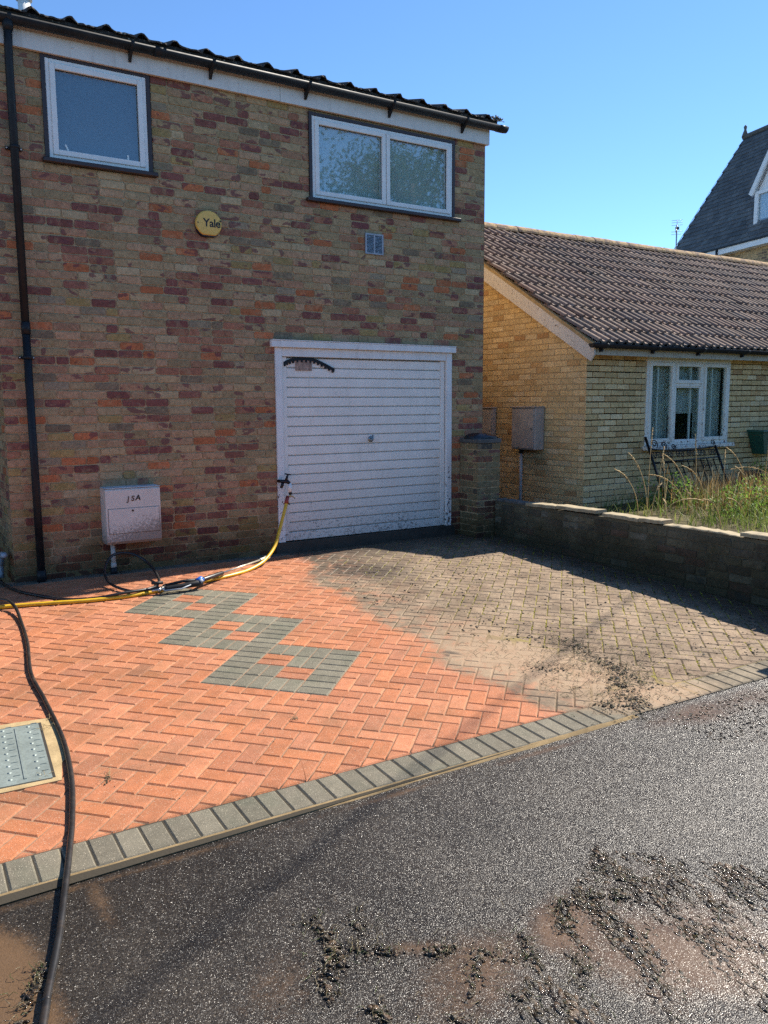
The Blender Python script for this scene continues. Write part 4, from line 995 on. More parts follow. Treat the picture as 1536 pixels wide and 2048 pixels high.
# window: three lights, middle one with a fanlight
bwn = empty('window', (9.6, -0.5, 1.0)); bwn.parent = bun; bwn.matrix_local = bun.matrix_world.inverted() @ Matrix.Translation((9.6, -0.5, 1.0))
def wp_(nm, mb, mat):
    mb.v = [(q[0]-9.6, q[1]+0.5, q[2]-1.0) for q in mb.v]; return mb.build(nm, mat, bwn, False)
x0, x1, z0, z1 = BW
m = MB(); m.box(x0-0.015, x1+0.02, BY-0.035, BY+0.03, z1-0.02, z1+0.012, bev=0.004); wp_('drip_board', m, PEEL)
m = MB(); m.box(x0, x0+0.058, BY-0.012, BY+0.06, z0, z1-0.021, bev=0.004); m.box(x1-0.058, x1, BY-0.012, BY+0.06, z0, z1-0.021, bev=0.004); m.box(x0+.059, x1-.059, BY-0.011, BY+0.06, z1-0.075, z1-0.0215, bev=0.004); m.box(x0+.059, x1-.059, BY-0.011, BY+0.06, z0, z0+0.05, bev=0.004)
c1, c2 = 9.275, 9.865
m.box(c1-0.028, c1+0.028, BY-0.0105, BY+0.06, z0+.051, z1-0.076, bev=0.004); m.box(c2-0.028, c2+0.028, BY-0.0105, BY+0.06, z0+.051, z1-0.076, bev=0.004)
tz_ = z1 - 0.36; m.box(c1+.029, c2-.029, BY-0.010, BY+0.06, tz_-0.022, tz_+0.022, bev=0.004); wp_('frame', m, PEEL)
def sash(a0, a1, b0, b1, mat=PEEL, nm='sash', pr=-0.022, t=0.048):
    m = MB(); m.box(a0, a0+t, BY+pr, BY+0.03, b0, b1, bev=0.004); m.box(a1-t, a1, BY+pr, BY+0.03, b0, b1, bev=0.004); m.box(a0+t+.001, a1-t-.001, BY+pr+.001, BY+0.03, b0, b0+t, bev=0.004); m.box(a0+t+.001, a1-t-.001, BY+pr+.001, BY+0.03, b1-t, b1, bev=0.004); wp_(nm, m, mat)
    m = MB(); m.box(a0+t, a1-t, BY+0.010, BY+0.014, b0+t, b1-t); wp_('pane', m, GLASSB)
sash(x0+.05, c1-.02, z0+.045, z1-.07); sash(c2+.02, x1-.05, z0+.045, z1-.07); sash(c1+.02, c2-.02, tz_+.015, z1-.07); sash(c1+.024, c2-.024, z0+.045, tz_-.015, WHITE, 'sash', 0.0, 0.026)
m = MB(); m.box(x0-0.03, x1+0.10, BY-0.07, BY+0.05, z0-0.055, z0-0.002, bev=0.006); wp_('sill', m, PEEL)
NET = m_leaf('net_curtain', (0.74, 0.76, 0.70), (0.60, 0.63, 0.58), 0.25, 0.9)
def curtain(a0, a1, b0, b1, y, amp, fr, hem=0.0):
    m = MB(); n = 60; vs = []; fs = []
    for i in range(n+1):
        t = i/n; x = a0 + (a1-a0)*t; yy = y + amp*math.sin(t*fr*6.283) + amp*0.5*math.sin(t*fr*2.3*6.283+1)
        zb = b0 + hem*abs(math.sin(t*math.pi)); vs += [(x, yy, zb), (x, yy*1.0, b1)]
    for i in range(n): fs.append((2*i, 2*i+2, 2*i+3, 2*i+1))
    m.add(vs, fs, smooth=True); wp_('net_curtain', m, NET)
curtain(x0+.03, 9.30, z0, z1, BY+0.13, 0.012, 9); curtain(9.15, 9.92, z0+0.42, z1, BY+0.14, 0.012, 11); curtain(9.86, x1-.03, z0, z1, BY+0.13, 0.012, 9)
for x, w_ in ((9.02, 0.022), (9.70, 0.030), (10.16, 0.022)):
    m = MB(); m.box(x-w_/2, x+w_/2, BY+0.06, BY+0.08, z0+.05, z1-.05); wp_('inner_glazing_bar', m, WHITE)
m = MB(); m.box(9.30, 9.66, BY+0.45, BY+0.8, 0.9, 1.42, bev=0.06); wp_('chair_back', m, m_plain('chair_fabric', (0.20, 0.14, 0.13), 0.9))
ROOMM = m_plain('room_wall', (0.18, 0.20, 0.19), 0.9)
m = MB(); m.quad((8.3, 1.6, 0.6), (10.9, 1.6, 0.6), (10.9, 1.6, 2.25), (8.3, 1.6, 2.25)); m.quad((8.3, BY+.23, 0.6), (10.9, BY+.23, 0.6), (10.9, 1.6, 0.6), (8.3, 1.6, 0.6)); m.quad((8.3, BY+.23, 0.6), (8.3, 1.6, 0.6), (8.3, 1.6, 2.25), (8.3, BY+.23, 2.25)); m.quad((10.9, BY+.23, 0.6), (10.9, 1.6, 0.6), (10.9, 1.6, 2.25), (10.9, BY+.23, 2.25)); wp_('room', m, ROOMM)
# aerial behind the ridge
an = empty('tv_aerial', (13.42, 2.86, 4.25)); tag(an, 'thin grey television aerial on a mast above the bungalow ridge', 'aerial')
AL = m_plain('aerial_metal', (0.22, 0.24, 0.27), 0.4, 0.7)
m = MB(); m.tube([(0, 0, -0.05), (0, 0, 0.66)], 0.012, 8); m.build('mast', AL, an, False)
bd = Vector((-0.80, -0.58, -0.30)).normalized(); m = MB(); p0 = Vector((0.05, 0.04, 0.60)); p1 = p0 + bd*0.42; m.tube([p0 - bd*0.06, p1], 0.008, 6); m.build('boom', AL, an, False)
sd = bd.cross(Vector((0, 0, 1))).normalized(); ud = sd.cross(bd)
m = MB()
for k in range(8):
    q = p0 + bd*(0.08 + 0.045*k); m.tube([q - ud*0.035, q + ud*0.035], 0.004, 5)
m.build('director_rods', AL, an, False)
m = MB()
for k, zz in enumerate((-0.11, -0.06, 0.06, 0.11, 0.15)):
    q = p0 - bd*0.05 + Vector((0, 0, zz)); m.tube([q - sd*0.10, q + sd*0.10], 0.004, 5)
m.tube([p0 - bd*0.05 - Vector((0, 0, 0.13)), p0 - bd*0.05 + Vector((0, 0, 0.16))], 0.006, 5); m.build('reflector', AL, an, False)
m = MB(); m.box(-0.04+0.02, 0.03, -0.03, 0.02, 0.57, 0.62); m.build('junction_box', BLK, an, False)

# meter cabinets on the gable
PINK = m_plain('cabinet_paint', (0.42, 0.36, 0.31), 0.6, 0, 0.2, 6, 0.06, 0.25)
def cabinet(name, label, x, xw, y0, y1, z0, z1, pipe):
    e = empty(name, (xw, (y0+y1)/2, z0)); tag(e, label, 'cabinet'); L = lambda mb, nm, mat: (setattr(mb, 'v', [(q[0]-xw, q[1]-(y0+y1)/2, q[2]-z0) for q in mb.v]), mb.build(nm, mat, e, False))[1]
    m = MB(); m.box(x, xw, y0, y1, z0, z1, bev=0.008); L(m, 'case', PINK)
    m = MB(); m.box(x-0.010, x-0.001, y0+0.02, y1-0.02, z0+0.02, z1-0.02, bev=0.003); L(m, 'door', PINK)
    m = MB(); m.tube([(x-0.016, y0+0.06, (z0+z1)/2), (x-0.008, y0+0.06, (z0+z1)/2)], 0.010, 10); L(m, 'lock', DKW)
    m = MB(); m.box(x-0.02, xw, y0-0.008, y1+0.008, z1+0.001, z1+0.016, bev=0.003); L(m, 'hood', PINK)
    if pipe:
        yy = y1 - 0.10; m = MB(); m.tube([(xw-0.07, yy, z0), (xw-0.07, yy, 0.1)], 0.022, 10); L(m, 'pipe', m_plain('grey_pipe', (0.42, 0.42, 0.42), 0.5, 0, 0.3, 8, 0.1, 0.4)); m = MB(); m.tube([(xw-0.07, yy, z0+.01), (xw-0.07, yy, z0-0.06)], 0.032, 10); L(m, 'collar', BLK)
cabinet('meter_cabinet', 'pinkish grey meter cabinet with pipe below on the yellow gable wall', 7.45, 7.615, 0.225, 0.69, 0.945, 1.50, True)
cabinet('meter_cabinet', 'second meter cabinet on the gable half hidden behind the garage house corner', 7.55, 7.615, 1.20, 1.62, 0.86, 1.49, False)

# ------------------------------------------------------------------ the tall gabled house beyond
D15 = Vector((math.sin(RAD(15)), math.cos(RAD(15)), 0)); NR = Vector((-D15.y, D15.x, 0)); BK = -NR
EP = Vector((24.043, 11.662, 6.387)); RUN, RISE = 2.99, 4.35
vh = empty('gabled_house', (EP.x, EP.y, 0)); tag(vh, 'tall brick house with steep dark slate roof and white dormer beyond bungalow', 'house')
def vp(nm, mb, mat, par=None, attr=False): 
    mb.v = [(q[0]-EP.x, q[1]-EP.y, q[2]) for q in mb.v]; return mb.build(nm, mat, par or vh, attr)
def vl(a, r, z): return EP + D15*(-a) + BK*r + Vector((0, 0, z - EP.z))      # a towards us along the eave, r inwards
LEN = 12.0
VBR = m_brick('distant_brick', (0.10, 0.06, 0.05), 0.4, (0.4, 0.3, 0.2), 0.4, 0.2, False)
m = MB(); m.quad(vl(0.15, 0.3, -0.5), vl(LEN, 0.3, -0.5), vl(LEN, 0.3, 6.35), vl(0.15, 0.3, 6.35)); m.add([vl(0.15, 0.3, -0.5), vl(0.15, 2*RUN-.3, -0.5), vl(0.15, 2*RUN-.3, 6.35), vl(0.15, RUN, 10.6), vl(0.15, 0.3, 6.35)], [(0, 1, 2, 3, 4)]); vw = vp('wall', m, MOY)
pv = Bricks(VBR, [(3, (0.27, 0.20, 0.12)), (2, (0.22, 0.17, 0.11)), (1, (0.32, 0.24, 0.14)), (1, (0.17, 0.12, 0.09))], 51)
pv.wall(vl(0.2, 0.3, 4.6), -D15, NR, lay(6.5, 1.7, [], rnd=rb)); bpy.context.view_layer.update()
for it in pv.items: pass
mb = MB()
for (ar, P, ux_, n_, w, h, c) in pv.items:
    vs, fs = brick_data(w, h, 0.03, pv.r); mb.add([P + ux_*v_[0] + n_*v_[2] + Vector((0, 0, v_[1])) for v_ in vs], fs, c)
tag(vp('bricks', mb, VBR, vw, True), kind='stuff')
# slate courses, each a stepped strip of separate slates
rs_ = random.Random(4); sm_ = MB(); slen = math.hypot(RUN, RISE); nc = int(slen/0.19); sdir = (BK*RUN + Vector((0, 0, RISE))).normalized(); snr = (-D15).cross(sdir).normalized()
if snr.z < 0: snr = -snr
for r in range(nc):
    a = -0.02 + (0.15 if r % 2 else 0)
    while a < 6.8:
        P = EP + D15*(-a) + sdir*(r*0.19 - 0.04); k = rs_.uniform(0.75, 1.25); w = 0.30
        c = (0.095*k, 0.094*k, 0.088*k); l0 = 0.022 + rs_.uniform(-.004, .004); l1 = 0.004
        A = P + snr*l0; Bq = P - D15*(w-.006) + snr*l0; C_ = P - D15*(w-.006) + sdir*0.23 + snr*l1; Dq = P + sdir*0.23 + snr*l1; A2 = P; B2 = P - D15*(w-.006)
        sm_.add([A, Bq, C_, Dq, A2, B2], [(0, 1, 2, 3), (4, 5, 1, 0)], c); a += w
m = MB(); m.quad(vl(-0.05, 0, 6.36), vl(LEN, 0, 6.36), vl(LEN, RUN, 6.36+RISE), vl(-0.05, RUN, 6.36+RISE)); m.quad(vl(-0.05, 2*RUN, 6.36), vl(LEN, 2*RUN, 6.36), vl(LEN, RUN, 6.36+RISE), vl(-0.05, RUN, 6.36+RISE)); m.c = [(0.05, 0.06, 0.07, 1)]*len(m.v); vr = vp('roof', m, SLATE, None, True)
tag(vp('slates', sm_, SLATE, vr, True), kind='stuff')
m = MB(); m.tube([vl(-0.06, RUN, 6.40+RISE), vl(LEN, RUN, 6.40+RISE)], 0.09, 8); vp('ridge', m, DCONC, vr)
m = MB(); q = vl(0.0, RUN, 6.40+RISE); m.tube([q, q+Vector((0, 0, 0.16)), q+Vector((0, 0, 0.24)), q+Vector((0, 0, 0.34)), q+Vector((0, 0, 0.40))], [0.12, 0.07, 0.04, 0.06, 0.02], 8); vp('finial', m, DCONC, vr)
m = MB(); m.quad(vl(-0.07, -0.02, 6.34), vl(-0.07, RUN, 6.34+RISE+.04), vl(-0.03, RUN, 6.42+RISE), vl(-0.03, -0.02, 6.42)); vp('verge_lead', m, m_plain('lead', (0.30, 0.33, 0.36), 0.5, 0.3), vr)
WH2 = m_whitepaint('distant_white', (0.72, 0.74, 0.74), 0, streak=0.1)
m = MB()
def vbox(m, a0, a1, r0, r1, z0, z1): m.add([vl(a0, r0, z0), vl(a1, r0, z0), vl(a1, r1, z0), vl(a0, r1, z0), vl(a0, r0, z1), vl(a1, r0, z1), vl(a1, r1, z1), vl(a0, r1, z1)], [(0,3,2,1),(4,5,6,7),(0,1,5,4),(1,2,6,5),(2,3,7,6),(3,0,4,7)])
vbox(m, -0.05, LEN, -0.02, 0.28, 6.17, 6.335); vp('eaves_board', m, WH2)
m = MB(); vbox(m, -0.05, LEN, -0.06, 0.02, 6.337, 6.39); vp('gutter', m, BLK)
m = MB(); qs = [vl(2.55, -0.03, 6.33), vl(2.55, -0.03, 6.10), vl(2.62, 0.1, 6.0), vl(2.95, 0.22, 5.80), vl(2.98, 0.24, 5.70), vl(2.98, 0.24, 4.0)]; m.tube(qs, 0.045, 8); vp('downpipe', m, BLK)
# dormer: gable bargeboards, window
dr = empty('dormer'); dr.parent = vh
def dp_(nm, mb, mat):
    mb.v = [(q[0]-EP.x, q[1]-EP.y, q[2]) for q in mb.v]; return mb.build(nm, mat, dr, False)
da0, da1 = 3.72, 5.32; dm = (da0+da1)/2; dr0 = 0.42
zb_, zt_ = 6.74, 7.85
m = MB(); m.add([vl(da0, dr0, zb_), vl(da1, dr0, zb_), vl(da1, dr0, zt_), vl(dm, dr0, 9.0), vl(da0, dr0, zt_)], [(0, 1, 2, 3, 4)]); dp_('dormer_face', m, WH2)
m = MB(); m.quad(vl(da0, dr0, zb_), vl(da0, 2.0, zb_), vl(da0, 2.0, zt_), vl(da0, dr0, zt_)); m.quad(vl(da1, dr0, zb_), vl(da1, 2.0, zb_), vl(da1, 2.0, zt_), vl(da1, dr0, zt_)); dp_('cheek', m, SLATE)
m = MB()
for (A0, sgn) in ((da0-0.22, 1), (da1+0.22, -1)):
    e = [vl(A0, dr0-0.16, 7.82), vl(dm, dr0-0.16, 9.36), vl(dm, dr0-0.16, 9.08), vl(A0+0.14*sgn, dr0-0.16, 7.74)]
    f_ = [q + BK*0.06 for q in e]; m.add(e+f_, [(0,1,2,3), (7,6,5,4), (0,4,5,1), (1,5,6,2), (2,6,7,3), (3,7,4,0)])
dp_('bargeboard', m, WH2)
m = MB(); m.quad(vl(da0-0.22, dr0-.12, 7.86), vl(dm, dr0-.12, 9.38), vl(dm, 2.6, 9.38), vl(da0-0.22, 2.0, 7.86)); m.quad(vl(da1+0.22, dr0-.12, 7.86), vl(dm, dr0-.12, 9.38), vl(dm, 2.6, 9.38), vl(da1+0.22, 2.0, 7.86)); dp_('dormer_roof', m, SLATE)
m = MB(); cs = [vl(dm + 0.2*math.cos(2*math.pi*k/16), dr0-0.02, 8.35 + 0.2*math.sin(2*math.pi*k/16)) for k in range(16)]; m.add(cs, [tuple(range(16))]); dp_('roundel', m, m_plain('dormer_grey', (0.30, 0.33, 0.36), 0.6))
m = MB(); vbox(m, da0-0.04, da0+0.10, dr0-0.08, dr0, zb_-0.03, zt_); vbox(m, da1-0.10, da1+0.04, dr0-0.08, dr0, zb_-0.03, zt_); vbox(m, da0+.101, da1-.101, dr0-0.079, dr0, zb_-0.03, zb_+0.09); vbox(m, da0+.101, da1-.101, dr0-0.079, dr0, zt_-0.10, zt_-.001); vbox(m, dm-0.04, dm+0.04, dr0-0.078, dr0, zb_+.091, zt_-.101); dp_('window_frame', m, WH2)
m = MB(); vbox(m, da0+.10, da1-.10, dr0-0.03, dr0-0.01, zb_+.09, zt_-.10); dp_('pane', m, GLASS)
m = MB(); m.quad(vl(da0+.05, dr0-0.004, zb_), vl(da1-.05, dr0-0.004, zb_), vl(da1-.05, dr0-0.004, zt_), vl(da0+.05, dr0-0.004, zt_)); dp_('curtain', m, m_plain('dormer_curtain', (0.42, 0.42, 0.43), 0.9))
m = MB(); vbox(m, da0-0.1, da1+0.1, dr0-0.20, dr0+0.05, zb_-0.075, zb_-0.031); dp_('sill', m, m_plain('lead_sill', (0.25, 0.28, 0.30), 0.5))

# ------------------------------------------------------------------ things on the house front
al = empty('alarm_box', (2.962, 0, 3.285)); tag(al, 'round yellow alarm sounder with black lettering on the house front', 'alarm box')
YEL = m_plain('alarm_yellow', (0.80, 0.48, 0.095), 0.35, 0, 0.1, 4, 0.02)
m = MB(); n = 40; rings = [(1.0, 0.0), (1.0, -0.018), (1.0, -0.030)]; vs = []; 
def alr(k): 
    a = 2*math.pi*k/n; x, z = 0.130*math.cos(a), 0.122*math.sin(a); return x, max(z, -0.108)
for s_, y in [(0.98, 0.0), (0.98, -0.022), (0.93, -0.040)]:
    for k in range(n): x, z = alr(k); vs.append((x*s_, y, z*s_ - 0.014))
fs = [(r*n+k, r*n+(k+1) % n, (r+1)*n+(k+1) % n, (r+1)*n+k) for r in range(2) for k in range(n)] + [tuple(2*n+k for k in range(n))]
m.add(vs, fs, smooth=False); m.build('base', m_plain('alarm_base', (0.012, 0.014, 0.03), 0.35), al, False)
m = MB(); vs = []; RG = [(1.0, -0.022), (1.0, -0.040), (0.985, -0.050), (0.94, -0.056), (0.6, -0.060), (0.25, -0.061)]
for s_, y in RG:
    for k in range(n): x, z = alr(k); vs.append((x*s_, y, z*s_))
fs = [(r*n+k, r*n+(k+1) % n, (r+1)*n+(k+1) % n, (r+1)*n+k) for r in range(len(RG)-1) for k in range(n)] + [tuple((len(RG)-1)*n+k for k in range(n))]
m.add(vs, fs, smooth=True); o = m.build('cover', YEL, al, False); o.data.set_sharp_from_angle(angle=RAD(40))
m = MB(); m.tube([(-0.112, -0.050, 0.0), (-0.112, -0.058, 0.0)], 0.007, 10); m.build('screw', m_plain('screw_dark', (0.20, 0.12, 0.03), 0.4), al, False)
def text_mesh(body, size, off, mat, parent, loc, name='lettering', shear=0.0, ext=0.0015, sx=1.0):
    cu = bpy.data.curves.new(name, 'FONT'); cu.body = body; cu.size = size; cu.offset = off; cu.extrude = ext; cu.align_x = 'CENTER'; cu.align_y = 'CENTER'; cu.shear = shear; cu.space_character = 0.94
    to = bpy.data.objects.new(name, cu); COL.objects.link(to); bpy.context.view_layer.update()
    me = bpy.data.meshes.new_from_object(to.evaluated_get(bpy.context.evaluated_depsgraph_get())); bpy.data.objects.remove(to); bpy.data.curves.remove(cu)
    me.materials.clear(); me.materials.append(mat); o = link(name, me, parent); o.location = loc; o.rotation_euler = (RAD(90), 0, 0); o.scale = (sx, 1, 1); return o
INK = m_plain('black_ink', (0.008, 0.008, 0.008), 0.5)
text_mesh('Yale', 0.106, 0.0016, INK, al, (0.026, -0.0612, 0.002))
text_mesh('®', 0.022, 0.0003, INK, al, (0.112, -0.0590, 0.030), 'registered_mark')

mt = empty('meter_box', (2.085, 0, 0.285)); tag(mt, 'white gas meter box stained with mud low on the house wall', 'meter box')
def mp(nm, mb, mat):
    mb.v = [(q[0]-2.085, q[1], q[2]-0.285) for q in mb.v]; return mb.build(nm, mat, mt, False)
x0, x1, z0, z1, yf = 1.832, 2.338, 0.292, 0.800, -0.185
m = MB()   # case with a hopper underside that slopes back
m.add([(x0, 0, z0), (x1, 0, z0), (x1, yf+0.02, z0-0.005), (x0, yf+0.02, z0-0.005), (x0, yf, z0+0.02), (x1, yf, z0+0.02), (x1, yf, z1-0.012), (x0, yf, z1-0.012), (x0, yf+0.012, z1), (x1, yf+0.012, z1), (x1, 0, z1+0.004), (x0, 0, z1+0.004)],
      [(0, 3, 2, 1), (3, 4, 5, 2), (4, 7, 6, 5), (7, 8, 9, 6), (8, 11, 10, 9), (0, 11, 8, 7, 4, 3), (1, 2, 5, 6, 9, 10)]); mp('case', m, METER)
m = MB(); m.box(x0-0.003, x1+0.003, -0.19+0.008, -0.002, z1+0.0045, z1+0.012, bev=0.002); mp('lid', m, m_plain('meter_lid', (0.50, 0.56, 0.58), 0.4, 0, 0.2, 6))
m = MB(); m.box(x0+0.022, x1-0.016, yf-0.005, yf-0.0005, z0+0.095, z0+0.325, bev=0.002); mp('door', m, METER)
m = MB(); dk = 0.002
m.box(x0+0.0185, x1-0.013, yf-0.0016, yf-0.0004, z0+0.0915, z0+0.0945); m.box(x0+0.0185, x1-0.013, yf-0.0016, yf-0.0004, z0+0.3255, z0+0.3285); m.box(x0+0.0185, x0+0.0215, yf-0.0016, yf-0.0004, z0+0.095, z0+0.325); m.box(x1-0.0155, x1-0.013, yf-0.0016, yf-0.0004, z0+0.095, z0+0.325); mp('door_seam', m, INK)
m = MB(); m.tube([(2.075, yf-0.004, z0+0.302), (2.075, yf-0.008, z0+0.302)], 0.010, 12); mp('lock', m, INK)
RUST = m_plain('rusted_letter', (0.10, 0.05, 0.03), 0.8, 0, 0.8, 60, 0.3)
text_mesh('J', 0.064, 0.0015, RUST, mt, (-0.048, yf-0.002, 0.418), 'lettering', 0.15); text_mesh('S', 0.066, 0.0015, RUST, mt, (-0.006, yf-0.002, 0.420), 'lettering', 0.15); text_mesh('A', 0.072, 0.0012, INK, mt, (0.042, yf-0.002, 0.424), 'lettering', 0.15)
m = MB(); px = 1.905; m.tube([(px, -0.075, z0), (px, -0.075, 0.06)], 0.021, 12); m.tube([(px, -0.075, 0.10), (px, -0.075, 0.055)], 0.026, 12); mp('pipe', m, m_plain('cream_pipe', (0.50, 0.48, 0.42), 0.5, 0, 0.2, 8, 0.05, 0.3)); m = MB(); m.tube([(px, -0.075, 0.058), (px, -0.075, -0.02)], 0.033, 12); mp('pipe_sleeve', m, BLK)

tp = empty('garden_tap', (3.70, -0.02, 0.75)); tag(tp, 'dark outdoor tap with white vacuum breaker on garage door jamb', 'tap')
TBK = m_plain('tap_bronze', (0.018, 0.015, 0.018), 0.35, 0.4)
m = MB(); m.tube([(-0.065, 0.0, 0.02), (-0.045, -0.05, 0.02), (0.01, -0.075, 0.015), (0.03, -0.085, -0.005)], [0.016, 0.018, 0.022, 0.02], 12); m.tube([(-0.03, -0.055, 0.015), (-0.055, -0.06, -0.05)], [0.013, 0.016], 10); m.build('body', TBK, tp, False)
m = MB(); m.tube([(-0.005, -0.07, 0.02), (0.012, -0.08, 0.085)], [0.018, 0.009], 10); m.tube([(-0.022, -0.082, 0.098), (0.045, -0.082, 0.086)], 0.007, 8); m.build('handle', TBK, tp, False)
m = MB(); m.tube([(0.03, -0.085, -0.005), (0.034, -0.088, -0.095)], 0.020, 14); m.build('valve_sleeve', WHITE, tp, False)
m = MB(); m.tube([(0.034, -0.088, -0.093), (0.035, -0.088, -0.12)], 0.018, 12); m.build('collar', TBK, tp, False)
m = MB(); m.tube([(0.035, -0.088, -0.118), (0.022, -0.10, -0.145)], 0.010, 10); m.tube([(0.045, -0.092, -0.135), (0.085, -0.10, -0.165)], [0.008, 0.004], 8); m.build('brass_spout', m_plain('brass', (0.55, 0.36, 0.14), 0.35, 0.7), tp, False)
def hz(x, y, r): return gz(x, y) + r
yh = empty('yellow_hose', (2.3, -0.9, 0)); tag(yh, 'yellow garden hose running from the tap across the paving', 'hose')
R1 = 0.0165
pts = [(3.675, -0.14, 0.555), (3.63, -0.17, 0.46), (3.55, -0.23, 0.30), (3.44, -0.33, 0.14), (3.26, -0.47, 0.035), (3.05, -0.60, hz(3.05, -.6, R1)), (2.85, -0.71, hz(2.85, -.71, R1)), (2.60, -0.80, hz(2.6, -.8, R1)), (2.366, -0.865, hz(2.366, -.865, R1)), (2.05, -0.95, hz(2, -.95, R1)), (1.754, -0.995, hz(1.75, -1, R1)), (1.45, -0.97, hz(1.45, -.97, R1)), (1.183, -0.905, hz(1.18, -.9, R1)), (0.822, -0.835, hz(.82, -.83, R1)), (0.2, -0.80, hz(.2, -.8, R1)), (-1.2, -1.1, hz(-1.2, -1.1, R1))]
m = MB(); m.tube([(q[0]-2.3, q[1]+0.9, q[2]) for q in spline(pts, 10)], R1, 12); m.build('pipe', HY, yh, False)
m = MB(); m.tube([(3.665-2.3, -0.145+0.9, 0.54), (3.70-2.3, -0.115+0.9, 0.612)], [0.022, 0.019], 12); m.build('connector', m_plain('red_connector', (0.28, 0.035, 0.02), 0.4), yh, False)
m = MB(); m.tube([(3.69-2.3, -0.135+0.9, 0.56), (3.71-2.3, -0.13+0.9, 0.525)], 0.006, 8); m.build('clip', BLK, yh, False)
# black pressure hoses
R2 = 0.0125
ph_ = empty('pressure_hose', (1.6, -0.9, 0)); tag(ph_, 'thin black pressure hose looped beside the wall to the washer gun', 'hose')
pts = [(0.30, 0.55, hz(0, 0, R2)), (0.75, 0.40, hz(0, 0, R2)), (0.93, 0.06, hz(0, 0, R2)), (1.0, -0.28, hz(0, -.3, R2)), (1.10, -0.52, hz(0, -.5, R2)), (1.31, -0.82, hz(0, -.82, R2)), (1.52, -0.955, hz(0, -.95, R2)+.012), (1.75, -1.0, hz(0, -1.0, R2)+.038), (2.0, -0.93, hz(0, -.93, R2)+.03), (2.13, -0.72, 0.0), (2.18, -0.50, 0.03), (2.17, -0.28, 0.10), (2.08, -0.17, 0.17), (1.95, -0.16, 0.20), (1.84, -0.22, 0.18), (1.755, -0.36, 0.10), (1.735, -0.52, 0.03), (1.77, -0.70, 0.0), (1.86, -0.88, hz(0, -.88, R2)+.01), (1.97, -0.985, hz(0, -.98, R2)+.035), (2.04, -1.01, hz(0, -1.0, R2)+.035)]
m = MB(); m.tube([(q[0]-1.6, q[1]+.9, q[2]) for q in spline(pts, 10)], R2, 10); m.build('pipe', RUBB, ph_, False)
m = MB(); a = Vector((2.0-1.6, -1.0+.9, hz(0, -1, R2)+.035)); m.tube([a, a + Vector((0.10, -0.012, 0.002))], 0.019, 10); m.build('strain_relief', RUBB, ph_, False)
R3 = 0.0128
bh = empty('black_hose', (0.7, -3.0, 0)); tag(bh, 'thick black hose lying down the drive over the kerb and pavement', 'hose')
pts = [(-0.9, -0.55, hz(0, -.55, R3)), (0.4, -0.60, hz(0, -.6, R3)), (0.72, -0.68, hz(0, -.68, R3)+.03), (0.86, -0.82, hz(0, -.8, R3)+.055), (0.912, -0.98, hz(0, -.98, R3)+.03), (0.90, -1.35, hz(0, -1.35, R3)), (0.858, -1.86, hz(0, -1.86, R3)), (0.778, -2.478, hz(0, -2.478, R3)), (0.770, -2.977, hz(0, -2.977, R3)), (0.754, -3.534, hz(0, -3.53, R3)), (0.702, -3.995, hz(0, -4, R3)+.002), (0.630, -4.356, hz(0, -4.356, R3)), (0.574, -4.581, hz(0, -4.58, R3)), (0.515, -4.80, hz(0, -4.8, R3)-.002), (0.429, -5.108, hz(0, -5.1, R3)-.008), (0.345, -5.369, hz(0, -5.37, R3)-.008), (0.319, -5.462, hz(0, -5.46, R3)-.008), (0.10, -6.2, hz(0, -6.2, R3)-.008)]
m = MB(); m.tube([(q[0]-.7, q[1]+3, q[2]) for q in spline(pts, 10)], R3, 12); m.build('pipe', RUBB, bh, False)
# washer gun and lance lying on the hose
gn = empty('pressure_washer_gun', (2.26, -1.06, -0.03)); tag(gn, 'black and blue pressure washer gun with long pale lance on the paving', 'washer gun')
def gp(nm, mb, mat):
    mb.v = [(q[0]-2.26, q[1]+1.06, q[2]+0.03) for q in mb.v]; return mb.build(nm, mat, gn, False)
g0 = Vector((2.085, -1.025, 0.005)); g1 = Vector((2.39, -1.03, 0.02)); dl = (Vector((3.36, -0.36, 0.045)) - Vector((2.44, -0.965, 0.03))).normalized(); L0 = Vector((2.44, -0.965, 0.03))
m = MB(); m.tube([(1.98, -1.01, 0.0), g0 + Vector((0.03, 0, 0.005))], 0.011, 10); m.tube([(2.03, -1.012, 0.0), (2.055, -1.015, 0.003)], 0.019, 10); m.tube([(2.07, -1.02, 0.003), (2.095, -1.023, 0.004)], 0.017, 10); gp('swivel', m, m_plain('plated_steel', (0.45, 0.43, 0.40), 0.3, 0.8))
m = MB(); m.tube([(2.03, -1.01, 0.012), (2.035, -1.0, 0.05)], 0.010, 8); m.tube([(1.985, -0.995, 0.062), (2.08, -1.002, 0.058)], [0.012, 0.014], 8); gp('valve_lever', m, BLK)
m = MB(); m.tube([g0, g0 + Vector((0.02, 0, 0)), g0.lerp(g1, 0.5), g1 + Vector((-0.02, 0, 0)), g1 + Vector((0.03, 0.01, 0.0))], [0.020, 0.026, 0.024, 0.030, 0.026], 12); m.tube([g0 + Vector((0.01, 0.05, 0.018)), g0.lerp(g1, 0.6) + Vector((0, 0.05, 0.03)), g1 + Vector((0, 0.03, 0.02))], [0.013, 0.013, 0.02], 10); m.tube([g0 + Vector((0.01, 0.0, 0.0)), g0 + Vector((0.01, 0.05, 0.018))], 0.014, 8); gp('handle', m, BLK)
m = MB(); m.tube([g1 + Vector((-0.015, 0.012, 0.020)), g1 + Vector((0.03, 0.035, 0.024)), L0], [0.022, 0.029, 0.024], 10); gp('blue_body', m, m_plain('blue_plastic', (0.03, 0.16, 0.55), 0.35))
